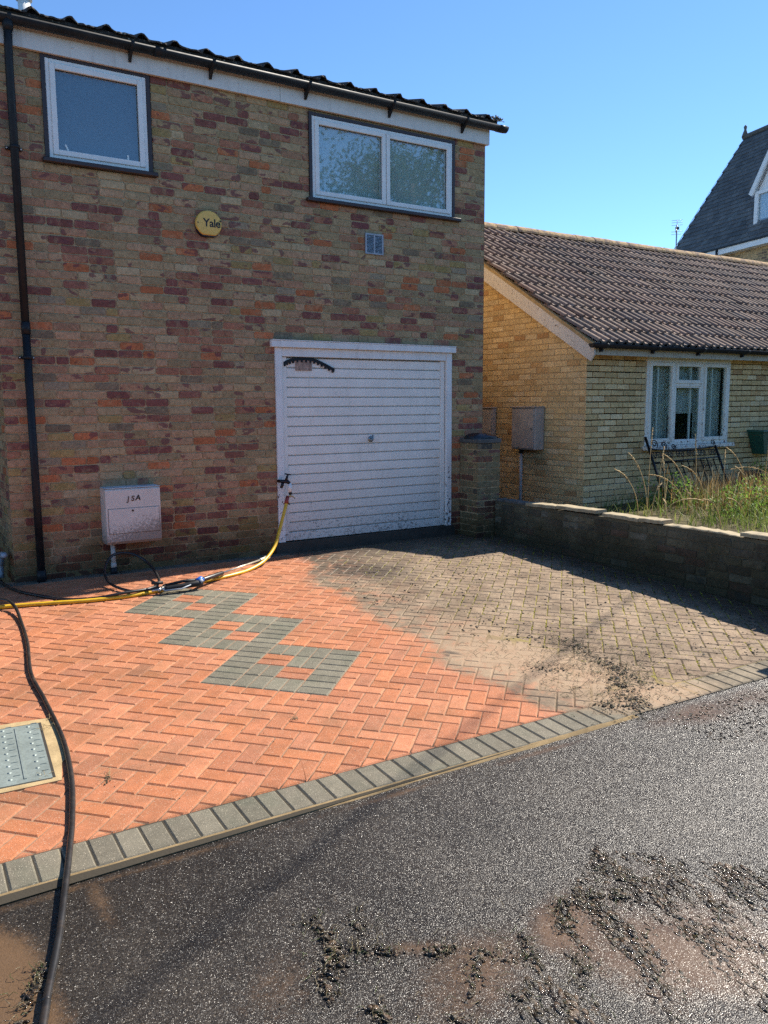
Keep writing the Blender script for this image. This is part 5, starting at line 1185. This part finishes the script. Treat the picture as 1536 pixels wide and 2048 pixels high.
m = MB(); m.tube([g1 + Vector((0.005, -0.016, 0.016)), L0 + Vector((0.0, -0.014, 0.006))], [0.02, 0.016], 8); gp('side_plate', m, GREYP)
m = MB(); m.tube([g0 + Vector((-0.01, -0.028, -0.008)), g0 + Vector((0.14, -0.034, -0.008)), g1 + Vector((-0.08, -0.02, 0.0))], 0.006, 8); gp('trigger', m, GREYP)
m = MB(); m.tube([L0 + dl*0.0, L0 + dl*0.03, L0 + dl*0.30, L0 + dl*0.32], [0.018, 0.022, 0.020, 0.014], 12); gp('grip_tube', m, RUBB)
m = MB(); m.tube([L0 + dl*0.31, L0 + dl*1.0], 0.0085, 10); gp('lance', m, m_plain('lance_steel', (0.62, 0.56, 0.45), 0.3, 0.5))
m = MB(); m.tube([L0 + dl*0.93, L0 + dl*0.95, L0 + dl*1.02, L0 + dl*1.03, L0 + dl*1.10], [0.011, 0.016, 0.016, 0.022, 0.016], 10); gp('nozzle', m, m_plain('nozzle_white', (0.60, 0.56, 0.48), 0.4, 0.2))

# inspection cover
ic = empty('inspection_cover', (0.32, -3.57, 0)); tag(ic, 'grey patterned inspection cover bedded in sandy cement beside the black hose', 'inspection cover')
rot = RAD(-4.5); CC = Vector((0.36, -3.575)); cR = lambda a, b_: (CC.x + a*math.cos(rot) - b_*math.sin(rot), CC.y + a*math.sin(rot) + b_*math.cos(rot))
m = MB(); rq = random.Random(15); poly = []
for (a, b_) in [(-0.50, -0.385), (-0.2, -0.383), (0.1, -0.382), (0.33, -0.378), (0.352, -0.2), (0.405, -0.13), (0.405, -0.03), (0.388, 0.03), (0.380, 0.12), (0.375, 0.2), (0.368, 0.30), (0.355, 0.385), (0.2, 0.40), (0.0, 0.395), (-0.2, 0.40), (-0.50, 0.40)]: poly.append(cR(a + rq.uniform(-.005, .005), b_ + rq.uniform(-.005, .005)))
vs = [(x-.32, y+3.57, SL*y + 0.004) for x, y in poly]; vc = [(x-.32, y+3.57, SL*y - 0.02) for x, y in poly]; n = len(poly)
m.add(vs + vc, [tuple(range(n))] + [(i, i+n, (i+1) % n+n, (i+1) % n) for i in range(n)]); m.build('cement_bed', SANDC, ic, False)
def cbox(m, a0, a1, b0, b1, z0, z1):
    vs = []
    for z in (z0, z1):
        for a, b_ in ((a0, b0), (a1, b0), (a1, b1), (a0, b1)): x, y = cR(a, b_); vs.append((x-.32, y+3.57, SL*y + z))
    m.add(vs, [(0,3,2,1),(4,5,6,7),(0,1,5,4),(1,2,6,5),(2,3,7,6),(3,0,4,7)])
m = MB(); cbox(m, -0.45, 0.312, -0.338, 0.338, 0.002, 0.0055); m.build('rim_gap', m_plain('gap_dirt', (0.03, 0.025, 0.02), 0.9), ic, False)
m = MB(); cbox(m, -0.44, 0.298, -0.345, 0.322, 0.003, 0.010); cv = m.build('plate', COVER, ic, False)
for i in range(5):
    a = 0.185 - i*0.123
    m = MB(); cbox(m, a-0.006, a+0.006, -0.31, 0.30, 0.0101, 0.0135); m.build('rib', COVER, cv, False)
for i in range(3):
    for j in range(9):
        m = MB(); a = 0.245 - i*0.123; b_ = -0.29 + j*0.073; x, y = cR(a, b_); k = 8
        if i % 2 == 0 or True:
            vs = [(x-.32+0.011*math.cos(6.283*q/k), y+3.57+0.011*math.sin(6.283*q/k), SL*y+0.010) for q in range(k)] + [(x-.32+0.006*math.cos(6.283*q/k), y+3.57+0.006*math.sin(6.283*q/k), SL*y+0.0145) for q in range(k)]
            m.add(vs, [(q, (q+1) % k, k+(q+1) % k, k+q) for q in range(k)] + [tuple(range(k, 2*k))])
        m.build('stud', COVER, cv, False)
        m = MB(); cbox(m, a+0.016, a+0.044, b_+0.030, b_+0.0355, 0.010, 0.0128); m.build('dash', COVER, cv, False)

# bag on the pier
bgm = MB(); n, r_ = 26, 14; vs = []; fs = []; rq = random.Random(2)
for j in range(r_+1):
    t = j/r_
    for i in range(n):
        a = 2*math.pi*i/n; ca, sa = math.cos(a), math.sin(a)
        rad = (abs(ca)**4 + abs(sa)**4)**-0.25
        s_ = math.sin(math.pi*min(1, t*0.5+0.5))**0.45 if t > 0 else 1
        s_ = (1 - t**3.2)**0.5
        x = 0.195*rad*ca*s_; y = 0.135*rad*sa*s_; z = 0.066*t*(1 - 0.40*max(0, x/0.2))
        z += 0.016*mnoise.noise(Vector((x*22, y*22, t*3))); x += 0.012*mnoise.noise(Vector((x*15, y*15, 4+t*4)))
        vs.append((x, y, max(0.0, z)))
for j in range(r_):
    for i in range(n): fs.append((j*n+i, j*n+(i+1) % n, (j+1)*n+(i+1) % n, (j+1)*n+i))
bgm.add(vs, fs, smooth=True); bgo = bgm.build('plastic_bag', m_plain('black_bag', (0.012, 0.014, 0.02), 0.32, 0, 0.3, 9, 0.3), None, False)
bgo.location = (6.215, -0.185, PH+0.033); tag(bgo, 'black plastic bag lying folded on top of the brick pier', 'bag')

# ------------------------------------------------------------------ garden: soil, gate, trough, crate, grass
GGR = lambda x, y: 0.16 + 0.10*max(0, min(1, (y+3)/2.4)) + 0.05*mnoise.noise(Vector((x*.8, y*.8, 0)))
gs = ground_sheet('garden_ground', 6.395, 20, -5.0, BY+0.02, 60, 24, GGR, SOIL)
m = MB(); m.quad((6.49, -5, -0.6), (20, -5, -0.6), (20, -5, 0.2), (6.49, -5, 0.2)); 
pth = ground_sheet('side_path', 6.39, 7.62, -0.35, 9, 4, 12, lambda x, y: 0.02, DCONC)
# wrought iron gate leaning under the window
def scroll(m, c, r0, turns, a0, sgn, M_, r=0.006):
    pts = []
    for k in range(22):
        t = k/21; a = a0 + sgn*turns*2*math.pi*t; rr_ = r0*(1-0.82*t); pts.append(M_(c[0] + rr_*math.cos(a), c[1] + rr_*math.sin(a)))
    m.tube(pts, r, 6)
def gate(name, label, x0, y0, w, h, lean, zb, flip):
    e = empty(name, (x0 + w/2, y0, zb)); tag(e, label, 'gate')
    sl_, cl_ = math.sin(lean), math.cos(lean)
    def M_(a, b_): 
        a = (w - a) if flip else a
        return Vector((a - w/2, b_*sl_, b_*cl_))
    def P(nm, f):
        m = MB(); f(m); m.build(nm, IRON, e, False)
    P('stile', lambda m: m.tube([M_(0, 0), M_(0, h+0.14)], 0.017, 8)); P('stile', lambda m: m.tube([M_(w, 0), M_(w, h-0.02)], 0.017, 8))
    P('bottom_rail', lambda m: m.tube([M_(0, 0.08), M_(w, 0.08)], 0.011, 6)); P('lock_rail', lambda m: m.tube([M_(0, h-0.22), M_(w, h-0.19)], 0.011, 6))
    P('top_rail', lambda m: m.tube([M_(w*t/12, h - 0.03 - 0.035*math.sin(math.pi*t/12)) for t in range(13)], 0.011, 6))
    nb = 10
    for k in range(1, nb): P('bar', lambda m: m.tube([M_(w*k/nb, 0.08), M_(w*k/nb, h-0.21)], 0.0085, 6))
    for k in range(6):
        c = w*(k+0.5)/6
        P('scroll', lambda m: (scroll(m, (c-0.035, h-0.12), 0.045, 1.4, 0.0, 1, M_), scroll(m, (c+0.045, h-0.12), 0.045, 1.4, math.pi, -1, M_)))
    for k in range(3):
        c = w*(0.10 + 0.13*k); P('scroll', lambda m: scroll(m, (c, h + 0.045 - 0.03*k), 0.062 - 0.008*k, 1.5, -1.2, 1, M_, 0.007))
    P('scroll', lambda m: scroll(m, (w-0.03, h+0.02), 0.045, 1.4, -0.5, 1, M_)); P('scroll', lambda m: scroll(m, (w*0.82, h-0.30), 0.05, 1.4, 3.0, -1, M_)); P('scroll', lambda m: scroll(m, (w*0.73, h-0.30), 0.05, 1.4, 0.1, 1, M_))
gate('iron_gate', 'black wrought iron gate with scrolls leaning under the bungalow window', 8.60, -1.02, 1.36, 0.86, 0.42, 0.20, False)
# green trough, dark crate
tr = empty('wall_trough', (11.22, -0.58, 0.80)); tag(tr, 'dark green tapering trough fixed to bungalow wall at right edge', 'trough')
GRN = m_plain('green_plastic', (0.012, 0.075, 0.055), 0.45, 0, 0.25, 8)
m = MB(); m.add([(-0.14, -0.12, 0), (0.3, -0.12, 0), (0.3, 0.07, 0), (-0.14, 0.07, 0), (-0.29, -0.18, 0.33), (0.42, -0.18, 0.33), (0.42, 0.07, 0.33), (-0.29, 0.07, 0.33)], [(0,3,2,1),(0,1,5,4),(1,2,6,5),(2,3,7,6),(3,0,4,7)]); m.build('body', GRN, tr, False)
m = MB(); m.box(-0.31, 0.44, -0.20, -0.17, 0.32, 0.355, bev=0.006); m.box(-0.31, -0.285, -0.169, 0.07, 0.32, 0.355, bev=0.006); m.box(0.415, 0.44, -0.169, 0.07, 0.32, 0.355, bev=0.006); m.build('rim', GRN, tr, False)
m = MB(); m.box(-0.27, 0.40, -0.165, 0.06, 0.28, 0.30); m.build('compost', SOIL, tr, False)
ct = empty('plastic_crate', (10.72, -0.95, 0.22)); tag(ct, 'dark plastic crate half buried in grass under the green trough', 'crate')
CRM = m_plain('crate_plastic', (0.02, 0.025, 0.035), 0.4)
m = MB(); m.box(-0.33, 0.35, -0.2, -0.185, 0, 0.06); m.box(-0.33, 0.35, -0.2, -0.185, 0.30, 0.37); m.box(-0.33, -0.315, -0.184, 0.2, 0, 0.37); m.box(0.335, 0.35, -0.184, 0.2, 0, 0.37); m.box(-0.31, 0.33, 0.185, 0.2, 0, 0.37); m.box(-0.31, 0.33, -0.18, 0.18, 0, 0.015); m.build('case', CRM, ct, False)
for k in range(8):
    m = MB(); x = -0.30 + k*0.085; m.box(x, x+0.03, -0.198, -0.186, 0.061, 0.299); m.build('slat', CRM, ct, False)
# grass
rg = random.Random(8)
def blade(m, p, h, az, bend, w, col, seg=4):
    d = Vector((math.cos(az), math.sin(az), 0)); s_ = Vector((-d.y, d.x, 0)); vs = []; fs = []
    for k in range(seg+1):
        t = k/seg; q = p + d*(bend*t*t) + Vector((0, 0, h*(t - 0.25*bend/max(h, .01)*t*t))); ww = w*(1-t)**0.7
        if k < seg: vs += [q - s_*ww, q + s_*ww]
        else: vs.append(q)
    for k in range(seg-1): fs.append((2*k, 2*k+1, 2*k+3, 2*k+2))
    fs.append((2*seg-2, 2*seg-1, 2*seg)); m.add(vs, fs, col)
gm = MB()
def dens(x, y):
    d = 0.35 + 0.65*max(0, min(1, (x-8.0)/1.2)); d *= 0.6 + 0.8*max(0, mnoise.noise(Vector((x*1.1, y*1.1, 7))) + 0.35); return d
for i in range(17000):
    x = 6.55 + rg.random()**0.8*5.4; y = -4.9 + rg.random()*4.35
    if rg.random() > dens(x, y): continue
    if x < 7.9 and rg.random() < 0.55: continue
    hh = rg.uniform(0.07, 0.25)*(1.0 + 0.5*mnoise.noise(Vector((x*1.7, y*1.7, 2)))) * (1.25 if x > 9 else 1.0)
    v_ = rg.random(); c = (0.8+0.5*v_, 0.85+0.35*v_, 0.7+0.5*v_) if rg.random() < 0.84 else (2.6, 1.9, 2.2)
    blade(gm, Vector((x, y, GGR(x, y)-0.01)), hh, rg.uniform(0, 6.283), hh*rg.uniform(0.2, 0.9), rg.uniform(0.003, 0.0065), c)
for i in range(8000):   # broad weed leaves, drifts of lighter green
    x = 8.3 + rg.random()*3.6; y = -2.6 + rg.random()*1.9; k = mnoise.noise(Vector((x*1.9, y*1.9, 11)))
    if k < 0.08: continue
    p = Vector((x, y, GGR(x, y) + rg.uniform(0.02, 0.28 + 0.25*k))); v_ = rg.uniform(0.9, 1.8)
    blade(gm, p, rg.uniform(0.02, 0.06), rg.uniform(0, 6.283), rg.uniform(0.02, 0.07), rg.uniform(0.006, 0.014), (v_*0.95, v_*1.15, v_*0.8), 3)
tag(gm.build('grass', GRASS), 'lush green and yellowing long grass filling the bungalow garden', 'grass', kind='stuff')
# dead stems round the gate and seed stalks over the wall
dm_ = MB()
for i in range(900):
    x = rg.gauss(9.45, 0.6); y = rg.uniform(-1.9, -0.85)
    if not 8.3 < x < 10.6: continue
    hh = rg.uniform(0.25, 0.62); blade(dm_, Vector((x, y, GGR(x, y))), hh, rg.uniform(0, 6.283), hh*rg.uniform(0.1, 0.5), rg.uniform(0.002, 0.0042), rg.choice([(0.55, 0.45, 0.35), (0.8, 0.75, 0.6), (0.35, 0.25, 0.2), (1, 1, 1), (1.0, 0.75, 0.4)]))
tag(dm_.build('dry_stems', DRYG), 'brown dead grass stems standing in front of the iron gate', 'dry grass', kind='stuff')
def stalk(x, y, h, az, bend, label, group):
    y -= 0.28 if y > -1.2 else 0.1
    m = MB(); d = Vector((math.cos(az), math.sin(az), 0)); P = []; N_ = 14
    for k in range(N_+1):
        t = k/N_; P.append(d*(bend*t**2.2) + Vector((0, 0, h*t - 0.35*bend*t**4)))
    m.tube(P, [0.0058*(1-0.55*k/N_) for k in range(N_+1)], 5, (1.3, 1.25, 1.1))
    e = empty('grass_stalk', (x, y, GGR(x, y))); tag(e, label, 'grass stalk', group); m.build('stem', DRYG, e)
    m = MB()
    for k in range(60):
        t = 0.70 + 0.30*rg.random(); i = min(N_-1, int(t*N_)); q = P[i].lerp(P[i+1], t*N_-i); tg = (P[i+1]-P[i]).normalized()
        o_ = Vector((rg.gauss(0, 1), rg.gauss(0, 1), rg.gauss(0, .6)))*0.011*(1.15-t); m.tube([q + o_*0.4, q + o_ + tg*0.014, q + o_*1.2 + tg*0.026], [0.002, 0.0055, 0.001], 4, (1.5, 1.4, 1.2), False)
    m.build('seed_head', DRYG, e)
G1 = 'tall seeding grass stalks in the bungalow garden'
for (x, y, h, az, bd_, lb) in [
    (7.95, -0.95, 1.12, 0.6, 0.30, 'tallest upright seeding grass stalk before the bungalow wall'), (8.20, -0.9, 0.85, 0.5, 0.26, 'second tallest grass stalk between the corner and bungalow window'),
    (7.55, -1.15, 0.66, 2.6, 0.28, 'grass stalk bent left beside the bungalow corner'), (7.50, -1.7, 0.42, -0.3, 0.52, 'arching grass stalk bowing right over the boundary wall'),
    (8.35, -1.35, 0.62, 2.4, 0.42, 'pale grass stalk leaning left in front of the gate stile'), (8.55, -1.25, 0.80, 2.3, 0.30, 'grass stalk crossing the top of the iron gate'),
    (8.85, -0.95, 0.95, 1.0, 0.10, 'straight grass stalk rising past the window sill'), (10.35, -1.15, 0.70, 2.8, 0.75, 'long grass stalk arching left beside the dark crate'),
    (10.15, -1.05, 0.90, 0.4, 0.16, 'thin grass stalk right of the iron gate'), (11.0, -1.25, 0.95, 2.7, 0.5, 'grass stalk bowed left below the green trough'),
    (11.25, -1.35, 0.86, 2.2, 0.32, 'grass stalk nearest the right edge of the picture')]:
    stalk(x, y, h, az, bd_, lb, G1)
for (x, y, h, az, bd_, lb) in [
    (8.05, -1.3, 0.75, 0.9, 0.2, 'grass stalk tilting right just before the tallest stalk'), (7.8, -1.25, 0.8, 2.4, 0.22, 'tall grass stalk tilting left near the bungalow corner'),
    (9.3, -1.2, 0.8, 0.6, 0.25, 'grass stalk standing before the middle of the iron gate'), (9.75, -1.25, 0.85, 2.6, 0.3, 'grass stalk before the right stile of the iron gate'),
    (8.75, -1.35, 0.7, 2.9, 0.35, 'grass stalk drooping left before the left end of the gate'), (11.1, -1.5, 0.8, 2.9, 0.6, 'long grass stalk drooping left in front of the dark crate'),
    (10.7, -1.3, 0.75, 0.5, 0.3, 'grass stalk tilting right above the dark crate')]:
    stalk(x, y, h, az, bd_, lb, G1)
for (x, y, h, az, bd_) in [(7.7, -1.4, 0.45, 0.2, 0.2), (7.35, -1.9, 0.36, 0.9, 0.22), (8.05, -1.7, 0.40, 1.2, 0.15), (8.0, -2.1, 0.42, 3.0, 0.25), (9.1, -1.5, 0.55, 0.4, 0.2), (9.6, -1.4, 0.58, 1.9, 0.2), (9.9, -1.7, 0.42, 0.1, 0.25), (10.5, -1.8, 0.5, 2.8, 0.3), (10.9, -1.6, 0.55, 0.8, 0.2), (8.6, -2.0, 0.35, 2.5, 0.2)]:
    stalk(x, y, h, az, bd_, 'thin seeding grass stalk among the garden weeds', G1)

# ------------------------------------------------------------------ mud and moss thrown off by the washing
rm = random.Random(19); mud = MB()
ICO = []
_t = (1+5**0.5)/2
for q in [(-1,_t,0),(1,_t,0),(-1,-_t,0),(1,-_t,0),(0,-1,_t),(0,1,_t),(0,-1,-_t),(0,1,-_t),(_t,0,-1),(_t,0,1),(-_t,0,-1),(-_t,0,1)]: ICO.append(Vector(q).normalized())
ICF = [(0,11,5),(0,5,1),(0,1,7),(0,7,10),(0,10,11),(1,5,9),(5,11,4),(11,10,2),(10,7,6),(7,1,8),(3,9,4),(3,4,2),(3,2,6),(3,6,8),(3,8,9),(4,9,5),(2,4,11),(6,2,10),(8,6,7),(9,8,1)]
MUDC = [(0.026, 0.017, 0.009), (0.040, 0.026, 0.012), (0.018, 0.012, 0.007), (0.055, 0.038, 0.018), (0.032, 0.024, 0.009), (0.085, 0.052, 0.028), (0.12, 0.078, 0.045)]
def clod(x, y, r, dz=0.0, flat=0.55, el=1.0, az=None):
    az = rm.uniform(0, 6.283) if az is None else az; ca, sa = math.cos(az), math.sin(az); vs = []
    z0 = (gz(x, y) - (0.012 if y < -4.8 else 0)) + dz
    for v_ in ICO:
        k = r*rm.uniform(0.6, 1.3); a, b_ = v_.x*k*el, v_.y*k; vs.append((x + a*ca - b_*sa, y + a*sa + b_*ca, z0 + max(-0.2*r, v_.z*k*flat + r*flat*0.4)))
    mud.add(vs, ICF, rm.choice(MUDC), rm.random() < 0.5)
def fibre(x, y, L, dz=0.0, col=None):
    a = rm.uniform(0, 6.283); z = gz(x, y) - (0.012 if y < -4.8 else 0) + dz + 0.002; d = Vector((math.cos(a), math.sin(a), 0)); p = Vector((x, y, z)); s_ = Vector((-d.y, d.x, 0))*rm.uniform(-.3, .3)
    mud.tube([p, p + d*L*0.5 + s_*L + Vector((0, 0, L*rm.uniform(0.05, 0.5))), p + d*L + Vector((0, 0, L*rm.uniform(0, .3)))], [0.0012, 0.001, 0.0006], 4, col or rm.choice([(0.14, 0.11, 0.05), (0.22, 0.17, 0.09), (0.07, 0.09, 0.02), (0.05, 0.035, 0.02)]), False)
def pile(pts, wid, nper, r0, r1):
    for a, b_ in zip(pts[:-1], pts[1:]):
        L = (b_-a).length
        for k in range(int(L*nper)):
            t = rm.random(); c = a.lerp(b_, t); 
            if mnoise.noise(Vector((c.x*14, c.y*14, 1))) < -0.28: continue
            x = c.x + rm.gauss(0, wid); y = c.y + rm.gauss(0, wid); dd = math.hypot(x-c.x, y-c.y)
            r = rm.uniform(r0, r1)*(1.2 if dd < wid else 0.7); clod(x, y, r, max(0, (wid-dd)*0.35)*rm.random(), rm.uniform(.45, .8), rm.uniform(1, 1.6))
            if rm.random() < 0.30: fibre(x, y, rm.uniform(0.012, 0.045), 0.004)
for k, pts in STROKES.items():
    big = k in ('B', 'F', 'J', 'A', 'E', 'F2'); pile(pts, 0.013 if big else 0.011, 330 if big else 230, 0.002, 0.0115); pile(pts, 0.045, 420, 0.0008, 0.004)
pile([Vector((1.372, -5.468)), Vector((1.376, -5.482))], 0.007, 900, 0.004, 0.009)
# broad wet field to the right, streaks running down the slope of the wash
for i in range(42000):
    x = rm.uniform(1.5, 3.1); y = rm.uniform(-6.75, -5.6)
    if y > -5.62 - (x-2.36)*1.0 or x - 1.62 < (-6.27 - y)*0.95 - 0.06: continue
    if x < 2.36 and y > -5.66 - (2.36 - x)*0.55: continue
    al = x*.28 + y*.96; ac = x*.96 - y*.28
    s_ = mnoise.noise(Vector((ac*8, al*1.9, 5))) + 0.55*mnoise.noise(Vector((ac*22, al*7, 2))) + 0.10
    if s_ < -0.16 + 0.55*rm.random(): continue
    clod(x, y, rm.choice([0.0012, 0.0016, 0.002, 0.0025, 0.003, 0.0045, 0.007])*rm.uniform(.7, 1.3)*(0.85+1.0*max(0, s_)), 0, rm.uniform(.22, .5), rm.uniform(1, 2.8), RAD(-106) + rm.gauss(0, .35))
    if rm.random() < 0.03: fibre(x, y, rm.uniform(0.01, 0.03))
for i in range(420):   # stray crumbs on the tarmac
    x = rm.uniform(0.9, 2.9); y = rm.uniform(-6.5, -5.45); clod(x, y, rm.uniform(0.0012, 0.0035))
for i in range(900):   # bits beyond the corner of the drive
    t = rm.random(); x = 3.7 + rm.random()*1.4; y = -4.86 - rm.random()*0.55
    if y > -4.83 - 0.02*x: continue
    clod(x, y, rm.uniform(0.002, 0.008), 0, .5, 1.5)
# piles on the unwashed paving
DP = [[(4.22, -3.62), (4.12, -3.95), (4.05, -4.2)], [(4.10, -4.10), (4.0, -4.5)], [(3.92, -4.35), (3.80, -4.62), (3.72, -4.78)], [(3.76, -4.55), (3.66, -4.74), (3.60, -4.83)], [(3.52, -4.62), (3.62, -4.73)], [(3.60, -3.98), (3.74, -4.08)]]
for p in DP: pile([Vector(q) for q in p], 0.045, 420, 0.002, 0.008); pile([Vector(q) for q in p], 0.14, 520, 0.001, 0.0045)
for i in range(900):
    x = rm.gauss(3.95, 0.35); y = rm.gauss(-4.2, 0.42)
    if y > -4.8 and x > 3.4: fibre(x, y, rm.uniform(0.02, 0.07))
for i in range(6500):
    x = rm.uniform(3.3, 6.2); y = rm.uniform(-4.7, -0.9)
    dn = 0.25 + 0.9*max(0, mnoise.noise(Vector((x*2.1, y*2.1, 9)))+0.15)
    if rm.random() > dn or x < 3.45 + 0.25*rm.random(): continue
    if math.hypot((x-3.55)/0.45, (y+4.0)/0.5) < 1 and rm.random() < .85: continue
    clod(x, y, rm.choice([0.002, 0.003, 0.004, 0.005, 0.008])*rm.uniform(.7, 1.3), 0, .55, rm.uniform(1, 1.8))
    if rm.random() < 0.10: fibre(x, y, rm.uniform(0.015, 0.06))
for i in range(260): 
    x = rm.uniform(0.5, 3.2); y = rm.uniform(-4.5, -1.0); clod(x, y, rm.uniform(0.0015, 0.0035))
for (x, y) in [(0.745, -3.25), (0.72, -3.33), (0.60, -3.91), (0.86, -4.05), (0.845, -4.1), (1.9, -3.9)]:
    for k in range(7): fibre(x + rm.gauss(0, .012), y + rm.gauss(0, .012), rm.uniform(.02, .06), .002, (0.30, 0.22, 0.10)); clod(x + rm.gauss(0, .01), y + rm.gauss(0, .01), .005)
tag(mud.build('mud', MUD), 'wet clods of mud and moss washed off the paving', 'mud', kind='stuff')
# moss cushions standing in the joints of the unwashed paving
ms = MB(); mm = random.Random(6)
MOSS = m_leaf('moss', (0.27, 0.24, 0.025), (0.36, 0.31, 0.04), 0.1, 0.95)
for a in range(-30, 75):
    for b_ in range(-20, 75):
        x, y = uv(a, b_)
        if not (3.9 < x < 6.25 and -4.5 < y < -0.5): continue
        if mnoise.noise(Vector((x*1.3, y*1.3, 21))) < -0.25: continue
        k = (a-b_) % 4
        for t in range(5):
            if mm.random() < 0.25: continue
            # along a joint line only
            if k in (0, 2): p = uv(a + mm.random(), b_)
            else: p = uv(a, b_ + mm.random())
            r = mm.uniform(0.004, 0.009); vs = []
            for v_ in ICO: q = r*mm.uniform(.7, 1.2); vs.append((p[0] + v_.x*q*1.2, p[1] + v_.y*q*1.2, SL*p[1] - 0.004 + max(-.002, v_.z*q*0.7)))
            g = mm.uniform(.7, 1.2); ms.add(vs, ICF, (g, g, g), True)
tag(ms.build('moss', MOSS), 'yellow green moss growing in the joints of the unwashed paving', 'moss', kind='stuff')

# ------------------------------------------------------------------ what the window and ground show of the street: a tree and a cable
tree = empty('street_tree', (18.1, -19.2, -0.5)); tree.scale = (1.38, 1.38, 1.38); tag(tree, 'leafy tree across the street reflected in the wide upper window', 'tree')
m = MB(); m.tube([(0, 0, 0), (0.1, 0, 2.2), (0.0, 0.2, 4.5), (0.2, 0.1, 7.5)], [0.38, 0.30, 0.22, 0.10], 10)
rt_ = random.Random(13); tips = []
for k in range(22):
    a = rt_.uniform(0, 6.283); z = rt_.uniform(2.6, 8); L = rt_.uniform(1.6, 3.8)*(1 - 0.05*z); e_ = Vector((math.cos(a)*L, math.sin(a)*L, z + L*rt_.uniform(0.3, 0.9))); m.tube([(0.05, 0.1, z), (e_.x*0.5, e_.y*0.5, z + (e_.z-z)*0.4), e_], [0.09, 0.06, 0.02], 6); tips.append(e_); tips.append(Vector((e_.x*0.6, e_.y*0.6, z + (e_.z-z)*0.6)))
m.build('trunk', BARK, tree, False)
m = MB()
for e_ in tips:
    R_ = rt_.uniform(0.7, 1.25)
    for k in range(330):
        d = Vector((rt_.gauss(0, 1), rt_.gauss(0, 1), rt_.gauss(0, .8))); d = d.normalized()*R_*rt_.random()**0.4; p = e_ + d; s_ = rt_.uniform(0.035, 0.07)
        u_ = Vector((rt_.gauss(0, 1), rt_.gauss(0, 1), rt_.gauss(0, 1))).normalized(); w_ = u_.orthogonal().normalized(); g = rt_.uniform(.6, 1.4)
        m.add([p - u_*s_, p + w_*s_*.5, p + u_*s_, p - w_*s_*.5], [(0, 1, 2, 3)], (g, g, g*.8))
m.build('crown', LEAF, tree)
H_ = 7.5; off = Vector((1.03, 0.112, 1.0))*H_
pA = Vector((4.153, -3.743, -0.15)) + off; pB = Vector((0.633, -5.447, -0.2)) + off; dd = (pB-pA)
m = MB(); ce = pA - dd*3.2; cf = pB + dd*2.2; m.tube([ce.lerp(cf, t/24) + Vector((0, 0, 0.25*((t/12-1)**2 - 0.1))) for t in range(25)], 0.014, 8)
cab = m.build('overhead_cable', BLK, None, False); tag(cab, 'black overhead cable whose soft shadow crosses the drive and pavement', 'cable')

hg = empty('added_hedge', (12, -24, -0.5)); tag(hg, 'long dark hedge added across the street for the bungalow window to mirror', 'added_hedge')  # hedge added out of view so the bungalow glass mirrors dark green
m = MB(); m.box(-45, 62, -1.0, 1.0, 0, 4.2); m.build('core', m_plain('added_hedge_core', (0.012, 0.02, 0.008), 0.95), hg, False)
m = MB(); rh = random.Random(3)
for i in range(15000):
    x = rh.uniform(-45, 62); h = 4.6 + 1.6*mnoise.noise(Vector((x*.35, 0, 0))); z = rh.random()**0.8*h; y = 1.15 + 0.5*mnoise.noise(Vector((x*.6, z*.6, 3))) + rh.gauss(0, .12) if z < 4.1 else rh.uniform(-1, 1.2)
    p = Vector((x, y, z)); s_ = rh.uniform(.12, .24); u_ = Vector((rh.gauss(0, 1), rh.gauss(0, 1), rh.gauss(0, 1))).normalized(); w_ = u_.orthogonal().normalized(); g = rh.uniform(.5, 1.5)
    m.add([p - u_*s_, p + w_*s_*.6, p + u_*s_, p - w_*s_*.6], [(0, 1, 2, 3)], (g, g, g*.8))
m.build('added_hedge_foliage', LEAF, hg)
